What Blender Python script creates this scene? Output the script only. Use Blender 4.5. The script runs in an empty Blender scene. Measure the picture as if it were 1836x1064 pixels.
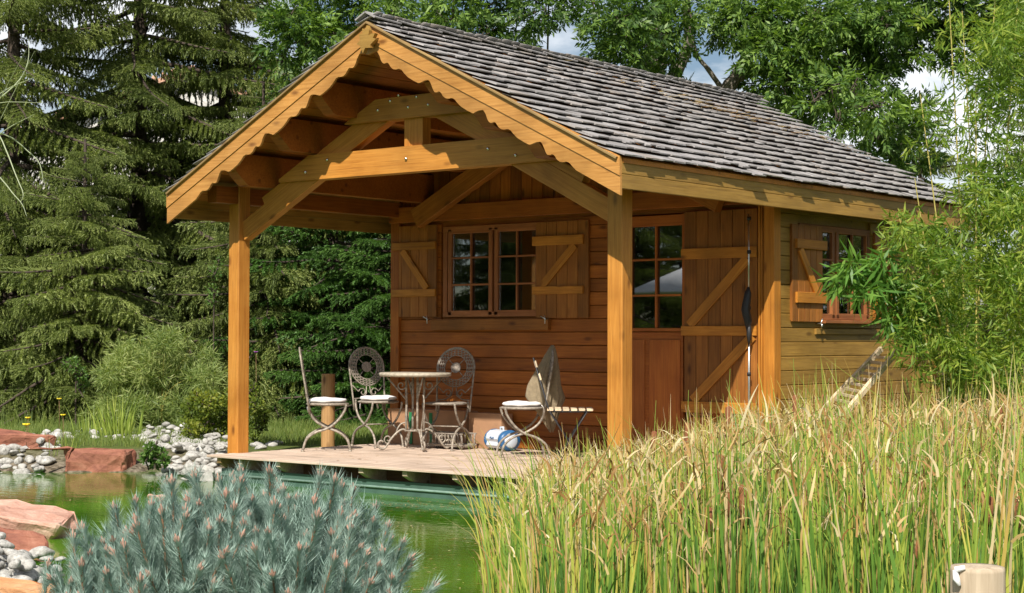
import bpy, math, random
import numpy as np
from mathutils import Vector, Matrix, noise
R = math.radians
rng = np.random.default_rng(7)
random.seed(7)
scene = bpy.context.scene
col = scene.collection

# ------------------------------------------------------------------ camera
CAM = np.array([11.0495, -11.9406, 1.214]); YAW = 0.6838; PITCH = 0.0246; ROLL = 0.003; FPX = 3032.1
cam_d = bpy.data.cameras.new('camera'); cam = bpy.data.objects.new('camera', cam_d); col.objects.link(cam)
scene.camera = cam
cam_d.sensor_fit = 'HORIZONTAL'; cam_d.sensor_width = 36.0; cam_d.lens = 36.0 * FPX / 1836.0
cam_d.clip_start = 0.05; cam_d.clip_end = 3000
_s, _c = math.sin(YAW), math.cos(YAW)
_f = np.array([-_s, _c, 0.]); _r = np.array([_c, _s, 0.]); _u = np.array([0, 0, 1.])
_sp, _cp = math.sin(PITCH), math.cos(PITCH)
F = _f * _cp + _u * _sp; U0 = _u * _cp - _f * _sp
_sr, _cr = math.sin(ROLL), math.cos(ROLL)
RT = _r * _cr + U0 * _sr; UP = U0 * _cr - _r * _sr
cam.matrix_world = Matrix(((RT[0], UP[0], -F[0], CAM[0]), (RT[1], UP[1], -F[1], CAM[1]), (RT[2], UP[2], -F[2], CAM[2]), (0, 0, 0, 1)))

def ray(u, v): return F + RT * (u - 918) / FPX - UP * (v - 532) / FPX
def at_z(u, v, z):
    d = ray(u, v); t = (z - CAM[2]) / d[2]; return CAM + t * d
def at_y(u, v, y):
    d = ray(u, v); t = (y - CAM[1]) / d[1]; return CAM + t * d
def at_x(u, v, x):
    d = ray(u, v); t = (x - CAM[0]) / d[0]; return CAM + t * d
def at_d(u, v, dep): return CAM + ray(u, v) * dep

# ------------------------------------------------------------------ light and sky
SUN = Vector((0.50, -1.0, 1.09)).normalized()
sun_el = math.asin(SUN.z); sun_az = math.atan2(SUN.x, SUN.y)
sl = bpy.data.lights.new('sun', 'SUN'); sl.energy = 5.0; sl.angle = R(0.55); sl.color = (1.0, 0.94, 0.84)
so = bpy.data.objects.new('sun', sl); col.objects.link(so)
so.rotation_euler = SUN.to_track_quat('Z', 'Y').to_euler()
world = bpy.data.worlds.new('World'); scene.world = world; world.use_nodes = True
wn = world.node_tree.nodes; wl = world.node_tree.links; wn.clear()
wo = wn.new('ShaderNodeOutputWorld'); bg = wn.new('ShaderNodeBackground'); bg.inputs[1].default_value = 0.062
sky = wn.new('ShaderNodeTexSky'); sky.sky_type = 'NISHITA'; sky.sun_disc = False
sky.sun_elevation = sun_el; sky.sun_rotation = sun_az
sky.air_density = 1.0; sky.dust_density = 0.6; sky.ozone_density = 1.5
tc = wn.new('ShaderNodeTexCoord'); mp = wn.new('ShaderNodeMapping'); mp.inputs['Scale'].default_value = (1.0, 1.0, 2.6)
mp.inputs['Location'].default_value = (0.35, 0.1, 0.2)
nz = wn.new('ShaderNodeTexNoise'); nz.inputs['Scale'].default_value = 3.0; nz.inputs['Detail'].default_value = 9; nz.inputs['Roughness'].default_value = 0.58
cr = wn.new('ShaderNodeValToRGB'); cr.color_ramp.elements[0].position = 0.47; cr.color_ramp.elements[1].position = 0.60
mx = wn.new('ShaderNodeMixRGB'); mx.inputs[2].default_value = (15, 15.3, 15.8, 1)
wl.new(tc.outputs['Generated'], mp.inputs[0]); wl.new(mp.outputs[0], nz.inputs[0]); wl.new(nz.outputs[0], cr.inputs[0])
wl.new(cr.outputs[0], mx.inputs[0]); wl.new(sky.outputs[0], mx.inputs[1]); wl.new(mx.outputs[0], bg.inputs[0]); wl.new(bg.outputs[0], wo.inputs[0])
scene.view_settings.view_transform = 'Standard'; scene.view_settings.look = 'None'
scene.view_settings.exposure = 0.36; scene.view_settings.gamma = 1.0; scene.view_settings.use_curve_mapping = False
scene.cycles.max_bounces = 6; scene.cycles.transparent_max_bounces = 12
scene.cycles.caustics_reflective = False; scene.cycles.caustics_refractive = False

# ------------------------------------------------------------------ materials
def newmat(name):
    m = bpy.data.materials.new(name); m.use_nodes = True
    nt = m.node_tree; b = nt.nodes['Principled BSDF']
    return m, nt.nodes, nt.links, b
def rgba(c): return (c[0], c[1], c[2], 1)
def wood(name, c1, c2, rough=0.55, var=0.25, grain=(1.6, 30, 30), knots=True, bump=0.25, spec=0.35, weather=None):
    """boards have their length along local X"""
    m, n, l, b = newmat(name)
    tcn = n.new('ShaderNodeTexCoord'); oi = n.new('ShaderNodeObjectInfo')
    add = n.new('ShaderNodeVectorMath'); add.operation = 'MULTIPLY_ADD'
    add.inputs[0].default_value = (17.3, 9.1, 13.7)
    l.new(oi.outputs['Random'], add.inputs[1]); l.new(tcn.outputs['Object'], add.inputs[2])
    mp_ = n.new('ShaderNodeMapping'); mp_.inputs['Scale'].default_value = grain
    l.new(add.outputs[0], mp_.inputs[0])
    no = n.new('ShaderNodeTexNoise'); no.inputs['Scale'].default_value = 1.6; no.inputs['Detail'].default_value = 6; no.inputs['Roughness'].default_value = .6; no.inputs['Distortion'].default_value = .7
    l.new(mp_.outputs[0], no.inputs[0])
    rp = n.new('ShaderNodeValToRGB'); rp.color_ramp.elements[0].position = .32; rp.color_ramp.elements[1].position = .68
    rp.color_ramp.elements[0].color = rgba(c1); rp.color_ramp.elements[1].color = rgba(c2)
    l.new(no.outputs[0], rp.inputs[0])
    last = rp.outputs[0]
    # blotchy stain
    n2 = n.new('ShaderNodeTexNoise'); n2.inputs['Scale'].default_value = 2.2; n2.inputs['Detail'].default_value = 5
    l.new(add.outputs[0], n2.inputs[0])
    mr = n.new('ShaderNodeMapRange'); mr.inputs[1].default_value = .3; mr.inputs[2].default_value = .7; mr.inputs[3].default_value = 0.72; mr.inputs[4].default_value = 1.18
    l.new(n2.outputs[0], mr.inputs[0])
    m1 = n.new('ShaderNodeMixRGB'); m1.blend_type = 'MULTIPLY'; m1.inputs[0].default_value = 1
    l.new(last, m1.inputs[1]); l.new(mr.outputs[0], m1.inputs[2]); last = m1.outputs[0]
    # fine dark streaks and drying cracks along the grain
    ms_ = n.new('ShaderNodeMapping'); ms_.inputs['Scale'].default_value = (.9, 55, 55); l.new(add.outputs[0], ms_.inputs[0])
    ns = n.new('ShaderNodeTexNoise'); ns.inputs['Scale'].default_value = 1.5; ns.inputs['Detail'].default_value = 4; l.new(ms_.outputs[0], ns.inputs[0])
    sr = n.new('ShaderNodeValToRGB'); sr.color_ramp.elements[0].position = .30; sr.color_ramp.elements[1].position = .47; sr.color_ramp.elements[0].color = (.45, .38, .33, 1); sr.color_ramp.elements[1].color = (1, 1, 1, 1)
    l.new(ns.outputs[0], sr.inputs[0]); m9 = n.new('ShaderNodeMixRGB'); m9.blend_type = 'MULTIPLY'; m9.inputs[0].default_value = .42
    l.new(last, m9.inputs[1]); l.new(sr.outputs[0], m9.inputs[2]); last = m9.outputs[0]
    # object-to-object variation
    mr2 = n.new('ShaderNodeMapRange'); mr2.inputs[3].default_value = 1 - var; mr2.inputs[4].default_value = 1 + var
    l.new(oi.outputs['Random'], mr2.inputs[0])
    m2 = n.new('ShaderNodeMixRGB'); m2.blend_type = 'MULTIPLY'; m2.inputs[0].default_value = 1
    l.new(last, m2.inputs[1]); l.new(mr2.outputs[0], m2.inputs[2]); last = m2.outputs[0]
    if knots:
        mk = n.new('ShaderNodeMapping'); mk.inputs['Scale'].default_value = (2.2, 5.5, 5.5); l.new(add.outputs[0], mk.inputs[0])
        vo = n.new('ShaderNodeTexVoronoi'); vo.inputs['Scale'].default_value = 1.0; l.new(mk.outputs[0], vo.inputs['Vector'])
        kr = n.new('ShaderNodeValToRGB'); kr.color_ramp.elements[0].position = .05; kr.color_ramp.elements[1].position = .17
        kr.color_ramp.elements[0].color = (.28, .2, .16, 1); kr.color_ramp.elements[1].color = (1, 1, 1, 1)
        l.new(vo.outputs['Distance'], kr.inputs[0])
        m3 = n.new('ShaderNodeMixRGB'); m3.blend_type = 'MULTIPLY'; m3.inputs[0].default_value = .85
        l.new(last, m3.inputs[1]); l.new(kr.outputs[0], m3.inputs[2]); last = m3.outputs[0]
    if weather:
        n3 = n.new('ShaderNodeTexNoise'); n3.inputs['Scale'].default_value = 1.1; n3.inputs['Detail'].default_value = 8; n3.inputs['Roughness'].default_value = .7
        l.new(add.outputs[0], n3.inputs[0])
        wr = n.new('ShaderNodeMapRange'); wr.inputs[1].default_value = .42; wr.inputs[2].default_value = .68; wr.inputs[4].default_value = weather[1]
        l.new(n3.outputs[0], wr.inputs[0])
        m4 = n.new('ShaderNodeMixRGB'); l.new(wr.outputs[0], m4.inputs[0]); l.new(last, m4.inputs[1]); m4.inputs[2].default_value = rgba(weather[0]); last = m4.outputs[0]
    l.new(last, b.inputs['Base Color'])
    b.inputs['Roughness'].default_value = rough; b.inputs['Specular IOR Level'].default_value = spec
    bp = n.new('ShaderNodeBump'); bp.inputs['Strength'].default_value = bump; bp.inputs['Distance'].default_value = .004
    l.new(no.outputs[0], bp.inputs['Height']); l.new(bp.outputs[0], b.inputs['Normal'])
    return m
def plain(name, c, rough=.6, metal=0, noise_amt=.25, scale=12, spec=.4, c2=None, bump=0, bscale=40):
    m, n, l, b = newmat(name)
    tcn = n.new('ShaderNodeTexCoord'); no = n.new('ShaderNodeTexNoise'); no.inputs['Scale'].default_value = scale; no.inputs['Detail'].default_value = 6; no.inputs['Roughness'].default_value = .65
    oi = n.new('ShaderNodeObjectInfo')
    add = n.new('ShaderNodeVectorMath'); add.operation = 'MULTIPLY_ADD'; add.inputs[0].default_value = (11.3, 5.1, 7.7)
    l.new(oi.outputs['Random'], add.inputs[1]); l.new(tcn.outputs['Object'], add.inputs[2]); l.new(add.outputs[0], no.inputs[0])
    rp = n.new('ShaderNodeValToRGB'); rp.color_ramp.elements[0].position = .3; rp.color_ramp.elements[1].position = .7
    a = [x * (1 - noise_amt) for x in c]; d = c2 if c2 else [min(1, x * (1 + noise_amt)) for x in c]
    rp.color_ramp.elements[0].color = rgba(a); rp.color_ramp.elements[1].color = rgba(d)
    l.new(no.outputs[0], rp.inputs[0]); l.new(rp.outputs[0], b.inputs['Base Color'])
    b.inputs['Roughness'].default_value = rough; b.inputs['Metallic'].default_value = metal; b.inputs['Specular IOR Level'].default_value = spec
    if bump:
        nb = n.new('ShaderNodeTexNoise'); nb.inputs['Scale'].default_value = bscale; nb.inputs['Detail'].default_value = 8; l.new(add.outputs[0], nb.inputs[0])
        bp = n.new('ShaderNodeBump'); bp.inputs['Strength'].default_value = bump; bp.inputs['Distance'].default_value = .02
        l.new(nb.outputs[0], bp.inputs['Height']); l.new(bp.outputs[0], b.inputs['Normal'])
    return m
def leafmat(name, cols, transl=.35, scale=1.2, rough=.5, attr=True, tcol=None):
    """colour chosen by a per-leaf random value plus slow noise through the crown"""
    m, n, l, b = newmat(name)
    out = n['Material Output']
    at = n.new('ShaderNodeAttribute'); at.attribute_name = 'rnd'
    ge = n.new('ShaderNodeNewGeometry'); no = n.new('ShaderNodeTexNoise'); no.inputs['Scale'].default_value = scale; no.inputs['Detail'].default_value = 3
    l.new(ge.outputs['Position'], no.inputs[0])
    ma = n.new('ShaderNodeMath'); ma.operation = 'MULTIPLY_ADD'; ma.inputs[1].default_value = .55; l.new(at.outputs['Fac'], ma.inputs[0])
    mb = n.new('ShaderNodeMath'); mb.operation = 'MULTIPLY_ADD'; mb.inputs[1].default_value = .9; mb.inputs[2].default_value = -.22; l.new(no.outputs[0], mb.inputs[0]); l.new(mb.outputs[0], ma.inputs[2])
    rp = n.new('ShaderNodeValToRGB'); els = rp.color_ramp.elements
    while len(els) < len(cols): els.new(.5)
    for i, c in enumerate(cols): els[i].position = c[0]; els[i].color = rgba(c[1])
    l.new(ma.outputs[0], rp.inputs[0]); l.new(rp.outputs[0], b.inputs['Base Color'])
    b.inputs['Roughness'].default_value = rough; b.inputs['Specular IOR Level'].default_value = .35
    tr = n.new('ShaderNodeBsdfTranslucent'); hs = n.new('ShaderNodeMixRGB'); hs.blend_type = 'MULTIPLY'; hs.inputs[0].default_value = 1; hs.inputs[2].default_value = rgba(tcol or (1.5, 1.6, .6))
    l.new(rp.outputs[0], hs.inputs[1]); l.new(hs.outputs[0], tr.inputs[0])
    ms = n.new('ShaderNodeMixShader'); ms.inputs[0].default_value = transl
    l.new(b.outputs[0], ms.inputs[1]); l.new(tr.outputs[0], ms.inputs[2]); l.new(ms.outputs[0], out.inputs[0])
    return m

M = {}
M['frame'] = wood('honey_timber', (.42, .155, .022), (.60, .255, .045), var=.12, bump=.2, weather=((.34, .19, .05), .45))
M['barge'] = wood('barge_timber', (.42, .185, .04), (.60, .30, .08), var=.07, weather=((.36, .19, .07), .4))
M['fascia'] = wood('fascia_timber', (.30, .165, .035), (.45, .26, .06), var=.08, weather=((.24, .14, .04), .5))
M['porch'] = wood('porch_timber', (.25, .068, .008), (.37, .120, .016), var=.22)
M['shutter'] = wood('shutter_timber', (.26, .088, .014), (.37, .145, .026), var=.2)
M['batten'] = wood('batten_timber', (.42, .155, .018), (.56, .235, .034), var=.1)
M['side'] = wood('weathered_siding', (.27, .145, .028), (.41, .235, .05), var=.14, weather=((.25, .15, .04), .5))
M['red'] = wood('red_stained_timber', (.36, .090, .014), (.48, .15, .022), var=.1, knots=False, weather=((.26, .10, .03), .4))
M['window'] = wood('window_timber', (.27, .09, .028), (.38, .145, .05), var=.08, knots=False)
M['soffit'] = wood('soffit_timber', (.34, .12, .018), (.48, .19, .034), var=.2)
M['deck'] = wood('deck_boards', (.48, .35, .26), (.68, .53, .42), var=.12, rough=.75, knots=False, grain=(1.2, 45, 45), weather=((.46, .38, .32), .6))
M['joist'] = wood('joist_timber', (.26, .16, .06), (.36, .24, .10), var=.15, rough=.7)
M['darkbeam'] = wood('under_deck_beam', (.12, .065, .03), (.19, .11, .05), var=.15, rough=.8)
M['post_round'] = wood('round_post_timber', (.42, .22, .08), (.56, .33, .14), var=.1, rough=.7)
M['grey_wood'] = wood('pale_weathered_timber', (.40, .31, .21), (.58, .47, .34), var=.1, rough=.75)
M['ladder'] = wood('pale_ladder_timber', (.60, .46, .30), (.74, .60, .42), var=.08, rough=.7)
M['metal'] = plain('worn_wrought_iron', (.24, .19, .15), .6, .25, .5, 30, c2=(.50, .44, .36))
M['dark_iron'] = plain('dark_iron', (.05, .05, .055), .5, .3)
M['mosaic'] = plain('grey_mosaic', (.20, .165, .13), .7, 0, .4, 60, c2=(.42, .36, .30))
M['tabletop'] = plain('stone_tabletop', (.38, .33, .25), .6, 0, .25, 25, c2=(.56, .50, .40))
M['white'] = plain('white_cloth', (.82, .80, .80), .85, 0, .06, 20)
M['towel'] = plain('khaki_towel', (.28, .22, .14), .95, 0, .2, 30, bump=.5, bscale=300)
M['bolt'] = plain('galvanised_bolt', (.7, .7, .72), .25, 1, .1)
M['steel'] = plain('brushed_steel', (.6, .62, .6), .3, .9, .1)
M['black'] = plain('black_plastic', (.02, .02, .022), .5)
M['card'] = plain('cardboard', (.40, .22, .12), .85, 0, .12, 6)
M['green_tape'] = plain('green_tape', (.03, .2, .08), .4)
M['blue'] = plain('blue_plastic', (.03, .12, .28), .35, 0, .1)
M['offwhite'] = plain('white_plastic', (.62, .68, .76), .35, 0, .06)
M['liner'] = plain('green_pond_liner', (.065, .125, .095), .5, 0, .25, 3)
M['rubber_dark'] = plain('dark_rubber', (.03, .035, .03), .6)
M['bud'] = plain('pink_bud', (.40, .24, .18), .8, 0, .3, 60)
M['stem'] = plain('brown_stem', (.20, .11, .06), .8, 0, .3, 60)
M['bark'] = plain('grey_bark', (.17, .14, .11), .9, 0, .4, 14, c2=(.33, .29, .24), bump=.8, bscale=25)
M['barkdark'] = plain('dark_bark', (.07, .052, .04), .9, 0, .4, 14, bump=.8, bscale=25)
M['cobble'] = plain('white_cobble', (.24, .23, .205), .85, 0, .3, 2.2, c2=(.62, .60, .56), bump=.25, bscale=30)
M['cattail'] = plain('cattail_brown', (.20, .075, .03), .9, 0, .3, 60)
M['culm'] = plain('bamboo_culm', (.42, .36, .10), .45, 0, .2, 8)
M['orange_sh'] = plain('orange_painted_wood', (.50, .15, .03), .6)
M['flower'] = plain('yellow_petal', (.8, .62, .03), .5)
M['purple'] = plain('purple_petal', (.25, .05, .3), .5)
M['feather'] = plain('white_tape', (.85, .85, .86), .7, 0, .05)
# sandstone
def rockmat(name, c1, c2, c3):
    m, n, l, b = newmat(name)
    tcn = n.new('ShaderNodeTexCoord'); no = n.new('ShaderNodeTexNoise'); no.inputs['Scale'].default_value = 2.2; no.inputs['Detail'].default_value = 10; no.inputs['Roughness'].default_value = .65; no.inputs['Distortion'].default_value = .8
    mpg = n.new('ShaderNodeMapping'); mpg.inputs['Scale'].default_value = (1, 1, 2.6); l.new(tcn.outputs['Object'], mpg.inputs[0]); l.new(mpg.outputs[0], no.inputs[0])
    rp = n.new('ShaderNodeValToRGB'); e = rp.color_ramp.elements; e.new(.5)
    for i, (p_, c_) in enumerate(((.33, c1), (.5, c2), (.68, c3))): e[i].position = p_; e[i].color = rgba(c_)
    l.new(no.outputs[0], rp.inputs[0]); l.new(rp.outputs[0], b.inputs['Base Color']); b.inputs['Roughness'].default_value = .8
    nb = n.new('ShaderNodeTexNoise'); nb.inputs['Scale'].default_value = 14; nb.inputs['Detail'].default_value = 10; l.new(tcn.outputs['Object'], nb.inputs[0])
    bp = n.new('ShaderNodeBump'); bp.inputs['Strength'].default_value = .7; bp.inputs['Distance'].default_value = .03; l.new(nb.outputs[0], bp.inputs['Height']); l.new(bp.outputs[0], b.inputs['Normal'])
    return m
M['rock'] = rockmat('red_sandstone', (.17, .055, .035), (.30, .115, .07), (.44, .21, .14))
M['rock_pink'] = rockmat('pale_sandstone', (.40, .19, .13), (.55, .32, .24), (.66, .47, .37))
M['rock_orange'] = rockmat('orange_sandstone', (.46, .20, .08), (.58, .30, .14), (.66, .42, .25))
# stone wall of the house
M['stonewall'] = rockmat('pale_stone_wall', (.42, .40, .37), (.60, .58, .55), (.74, .73, .70))
M['tile'] = rockmat('clay_roof_tile', (.42, .20, .12), (.58, .33, .22), (.66, .44, .32))
# glass
def glassmat():
    m, n, l, b = newmat('window_glass'); out = n['Material Output']
    gl = n.new('ShaderNodeBsdfGlossy'); gl.inputs['Roughness'].default_value = .015; gl.inputs[0].default_value = (.95, .97, 1, 1)
    tr = n.new('ShaderNodeBsdfTransparent'); tr.inputs[0].default_value = (.55, .6, .58, 1)
    fr = n.new('ShaderNodeFresnel'); fr.inputs[0].default_value = 1.5
    mr = n.new('ShaderNodeMapRange'); mr.inputs[3].default_value = .15; mr.inputs[4].default_value = 1; l.new(fr.outputs[0], mr.inputs[0])
    ms = n.new('ShaderNodeMixShader'); l.new(mr.outputs[0], ms.inputs[0]); l.new(tr.outputs[0], ms.inputs[1]); l.new(gl.outputs[0], ms.inputs[2]); l.new(ms.outputs[0], out.inputs[0])
    return m
M['glass'] = glassmat()
# water
def watermat():
    m, n, l, b = newmat('green_pond_water')
    tcn = n.new('ShaderNodeTexCoord')
    no = n.new('ShaderNodeTexNoise'); no.inputs['Scale'].default_value = .9; no.inputs['Detail'].default_value = 6; l.new(tcn.outputs['Object'], no.inputs[0])
    rp = n.new('ShaderNodeValToRGB'); rp.color_ramp.elements[0].position = .35; rp.color_ramp.elements[1].position = .7
    rp.color_ramp.elements[0].color = (.030, .10, .006, 1); rp.color_ramp.elements[1].color = (.085, .21, .012, 1)
    l.new(no.outputs[0], rp.inputs[0]); l.new(rp.outputs[0], b.inputs['Base Color'])
    b.inputs['Roughness'].default_value = .03; b.inputs['IOR'].default_value = 1.36; b.inputs['Specular IOR Level'].default_value = .62
    mpw = n.new('ShaderNodeMapping'); mpw.inputs['Rotation'].default_value = (0, 0, R(-39)); mpw.inputs['Scale'].default_value = (1.2, 4.5, 1)
    l.new(tcn.outputs['Object'], mpw.inputs[0])
    nw = n.new('ShaderNodeTexNoise'); nw.inputs['Scale'].default_value = 2.6; nw.inputs['Detail'].default_value = 4; l.new(mpw.outputs[0], nw.inputs[0])
    bp = n.new('ShaderNodeBump'); bp.inputs['Strength'].default_value = .13; bp.inputs['Distance'].default_value = .02; l.new(nw.outputs[0], bp.inputs['Height']); l.new(bp.outputs[0], b.inputs['Normal'])
    return m
M['water'] = watermat()
def groundmat():
    m, n, l, b = newmat('garden_ground')
    tcn = n.new('ShaderNodeTexCoord')
    n1 = n.new('ShaderNodeTexNoise'); n1.inputs['Scale'].default_value = .5; n1.inputs['Detail'].default_value = 10; n1.inputs['Roughness'].default_value = .7; l.new(tcn.outputs['Object'], n1.inputs[0])
    n2 = n.new('ShaderNodeTexNoise'); n2.inputs['Scale'].default_value = 18; n2.inputs['Detail'].default_value = 8; l.new(tcn.outputs['Object'], n2.inputs[0])
    rp = n.new('ShaderNodeValToRGB'); e = rp.color_ramp.elements; e.new(.5)
    for i, (p_, c_) in enumerate(((.3, (.05, .055, .02)), (.5, (.09, .12, .03)), (.7, (.15, .17, .05)))): e[i].position = p_; e[i].color = rgba(c_)
    mm = n.new('ShaderNodeMath'); mm.operation = 'MULTIPLY_ADD'; mm.inputs[1].default_value = .5; l.new(n2.outputs[0], mm.inputs[0])
    m5 = n.new('ShaderNodeMath'); m5.operation = 'MULTIPLY'; m5.inputs[1].default_value = .5; l.new(n1.outputs[0], m5.inputs[0]); l.new(m5.outputs[0], mm.inputs[2])
    l.new(mm.outputs[0], rp.inputs[0]); ab = n.new('ShaderNodeAttribute'); ab.attribute_name = 'rnd'; mb_ = n.new('ShaderNodeMixRGB')
    r2 = n.new('ShaderNodeValToRGB'); r2.color_ramp.elements[0].color = (.07, .055, .035, 1); r2.color_ramp.elements[1].color = (.24, .20, .15, 1); r2.color_ramp.elements[0].position = .35; r2.color_ramp.elements[1].position = .65
    l.new(n2.outputs[0], r2.inputs[0]); l.new(ab.outputs['Fac'], mb_.inputs[0]); l.new(rp.outputs[0], mb_.inputs[1]); l.new(r2.outputs[0], mb_.inputs[2]); l.new(mb_.outputs[0], b.inputs['Base Color']); b.inputs['Roughness'].default_value = .95; b.inputs['Specular IOR Level'].default_value = .1
    bp = n.new('ShaderNodeBump'); bp.inputs['Strength'].default_value = .8; bp.inputs['Distance'].default_value = .05; l.new(n2.outputs[0], bp.inputs['Height']); l.new(bp.outputs[0], b.inputs['Normal'])
    return m
M['ground'] = groundmat()
def shinglemat():
    m, n, l, b = newmat('weathered_wood_shingle')
    tcn = n.new('ShaderNodeTexCoord'); oi = n.new('ShaderNodeObjectInfo'); at = n.new('ShaderNodeAttribute'); at.attribute_name = 'rnd'
    s = n.new('ShaderNodeMath'); s.operation = 'ADD'; l.new(oi.outputs['Random'], s.inputs[0]); l.new(at.outputs['Fac'], s.inputs[1])
    fr = n.new('ShaderNodeMath'); fr.operation = 'FRACT'; l.new(s.outputs[0], fr.inputs[0])
    rp = n.new('ShaderNodeValToRGB'); e = rp.color_ramp.elements; e.new(.5); e.new(.85)
    for i, (p_, c_) in enumerate(((0, (.25, .232, .225)), (.4, (.30, .283, .278)), (.8, (.36, .342, .338)), (1, (.31, .27, .24)))): e[i].position = p_; e[i].color = rgba(c_)
    l.new(fr.outputs[0], rp.inputs[0])
    ge = n.new('ShaderNodeNewGeometry')
    mpp = n.new('ShaderNodeMapping'); mpp.inputs['Scale'].default_value = (3, 60, 3); l.new(ge.outputs['Position'], mpp.inputs[0])
    no = n.new('ShaderNodeTexNoise'); no.inputs['Scale'].default_value = 1.5; no.inputs['Detail'].default_value = 6; l.new(mpp.outputs[0], no.inputs[0])
    mr = n.new('ShaderNodeMapRange'); mr.inputs[1].default_value = .3; mr.inputs[2].default_value = .7; mr.inputs[3].default_value = .6; mr.inputs[4].default_value = 1.25; l.new(no.outputs[0], mr.inputs[0])
    mm = n.new('ShaderNodeMixRGB'); mm.blend_type = 'MULTIPLY'; mm.inputs[0].default_value = 1; l.new(rp.outputs[0], mm.inputs[1]); l.new(mr.outputs[0], mm.inputs[2])
    l.new(mm.outputs[0], b.inputs['Base Color']); b.inputs['Roughness'].default_value = .75; b.inputs['Specular IOR Level'].default_value = .3
    bp = n.new('ShaderNodeBump'); bp.inputs['Strength'].default_value = .4; bp.inputs['Distance'].default_value = .006; l.new(no.outputs[0], bp.inputs['Height']); l.new(bp.outputs[0], b.inputs['Normal'])
    return m
M['shingle'] = shinglemat()
M['spruce'] = leafmat('spruce_needles', [(0, (.042, .074, .022)), (.42, (.19, .24, .066)), (.85, (.40, .45, .15))], .3, .5, .55, tcol=(1.2, 1.3, .6))
M['fir'] = leafmat('fresh_conifer_needles', [(0, (.03, .07, .018)), (.5, (.09, .19, .04)), (.95, (.18, .30, .07))], .25, .9, .5)
M['ash'] = leafmat('ash_leaves', [(0, (.020, .048, .014)), (.45, (.070, .14, .030)), (.85, (.24, .36, .075))], .35, .5, .45)
M['bamboo'] = leafmat('bamboo_leaves', [(0, (.04, .10, .012)), (.5, (.16, .26, .032)), (.95, (.42, .46, .08))], .4, 1.0, .45)
M['bamboo_dark'] = leafmat('bamboo_leaves_deep', [(0, (.04, .11, .018)), (.5, (.10, .23, .035)), (.95, (.24, .38, .07))], .35, 1.0, .4)
M['bambush'] = leafmat('soft_bamboo_leaves', [(0, (.08, .14, .04)), (.42, (.21, .28, .08)), (.85, (.40, .44, .16))], .35, 1.5, .5)
M['shrub'] = leafmat('yellow_green_leaves', [(0, (.05, .09, .015)), (.5, (.14, .19, .025)), (.95, (.32, .33, .05))], .35, 2.5, .5)
M['greenleaf'] = leafmat('fresh_green_leaves', [(0, (.04, .10, .02)), (.5, (.10, .19, .04)), (.95, (.19, .28, .07))], .35, 2.5, .5)
M['iris'] = leafmat('iris_leaves', [(0, (.11, .18, .03)), (.5, (.25, .33, .06)), (.95, (.46, .50, .12))], .35, 2.5, .45)
M['grass'] = leafmat('lawn_grass', [(0, (.06, .10, .02)), (.5, (.13, .19, .035)), (.95, (.26, .29, .08))], .3, .8, .6)
M['reed'] = leafmat('reed_leaves', [(0, (.03, .085, .016)), (.30, (.11, .22, .028)), (.50, (.27, .35, .05)), (.66, (.46, .42, .08)), (.80, (.44, .27, .08)), (1, (.60, .47, .27))], .15, .6, .55, tcol=(1.2, 1.2, .7))
M['reeddry'] = leafmat('dry_reed_leaves', [(0, (.18, .08, .025)), (.35, (.36, .20, .06)), (.6, (.56, .42, .18)), (1, (.76, .68, .48))], .25, .6, .6, tcol=(1.1, 1, .8))
M['bluepine'] = leafmat('blue_pine_needles', [(0, (.13, .22, .175)), (.5, (.28, .39, .33)), (.95, (.44, .55, .48))], .15, 9, .5, tcol=(1, 1.2, 1))
M['pampas'] = leafmat('pale_grass_blades', [(0, (.3, .36, .2)), (1, (.55, .58, .42))], .3, 1, .5)

# ------------------------------------------------------------------ mesh helpers
def linkobj(name, me, parent=None):
    o = bpy.data.objects.new(name, me); col.objects.link(o)
    if parent is not None: o.parent = parent
    return o
def np_mesh(name, V, Fc, mat, rnd=None, smooth=False):
    V = np.asarray(V, dtype=np.float32).reshape(-1, 3); Fc = np.asarray(Fc, dtype=np.int32)
    me = bpy.data.meshes.new(name); k = Fc.shape[1]
    me.vertices.add(len(V)); me.vertices.foreach_set('co', V.ravel())
    me.loops.add(Fc.size); me.loops.foreach_set('vertex_index', Fc.ravel())
    me.polygons.add(len(Fc)); me.polygons.foreach_set('loop_start', np.arange(0, Fc.size, k, dtype=np.int32))
    try: me.polygons.foreach_set('loop_total', np.full(len(Fc), k, dtype=np.int32))
    except Exception: pass
    if rnd is not None:
        a = me.attributes.new('rnd', 'FLOAT', 'POINT'); a.data.foreach_set('value', np.asarray(rnd, dtype=np.float32))
    me.update(calc_edges=True); me.validate()
    if smooth: me.polygons.foreach_set('use_smooth', np.ones(len(me.polygons), dtype=bool))
    me.materials.append(mat)
    return me
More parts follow.
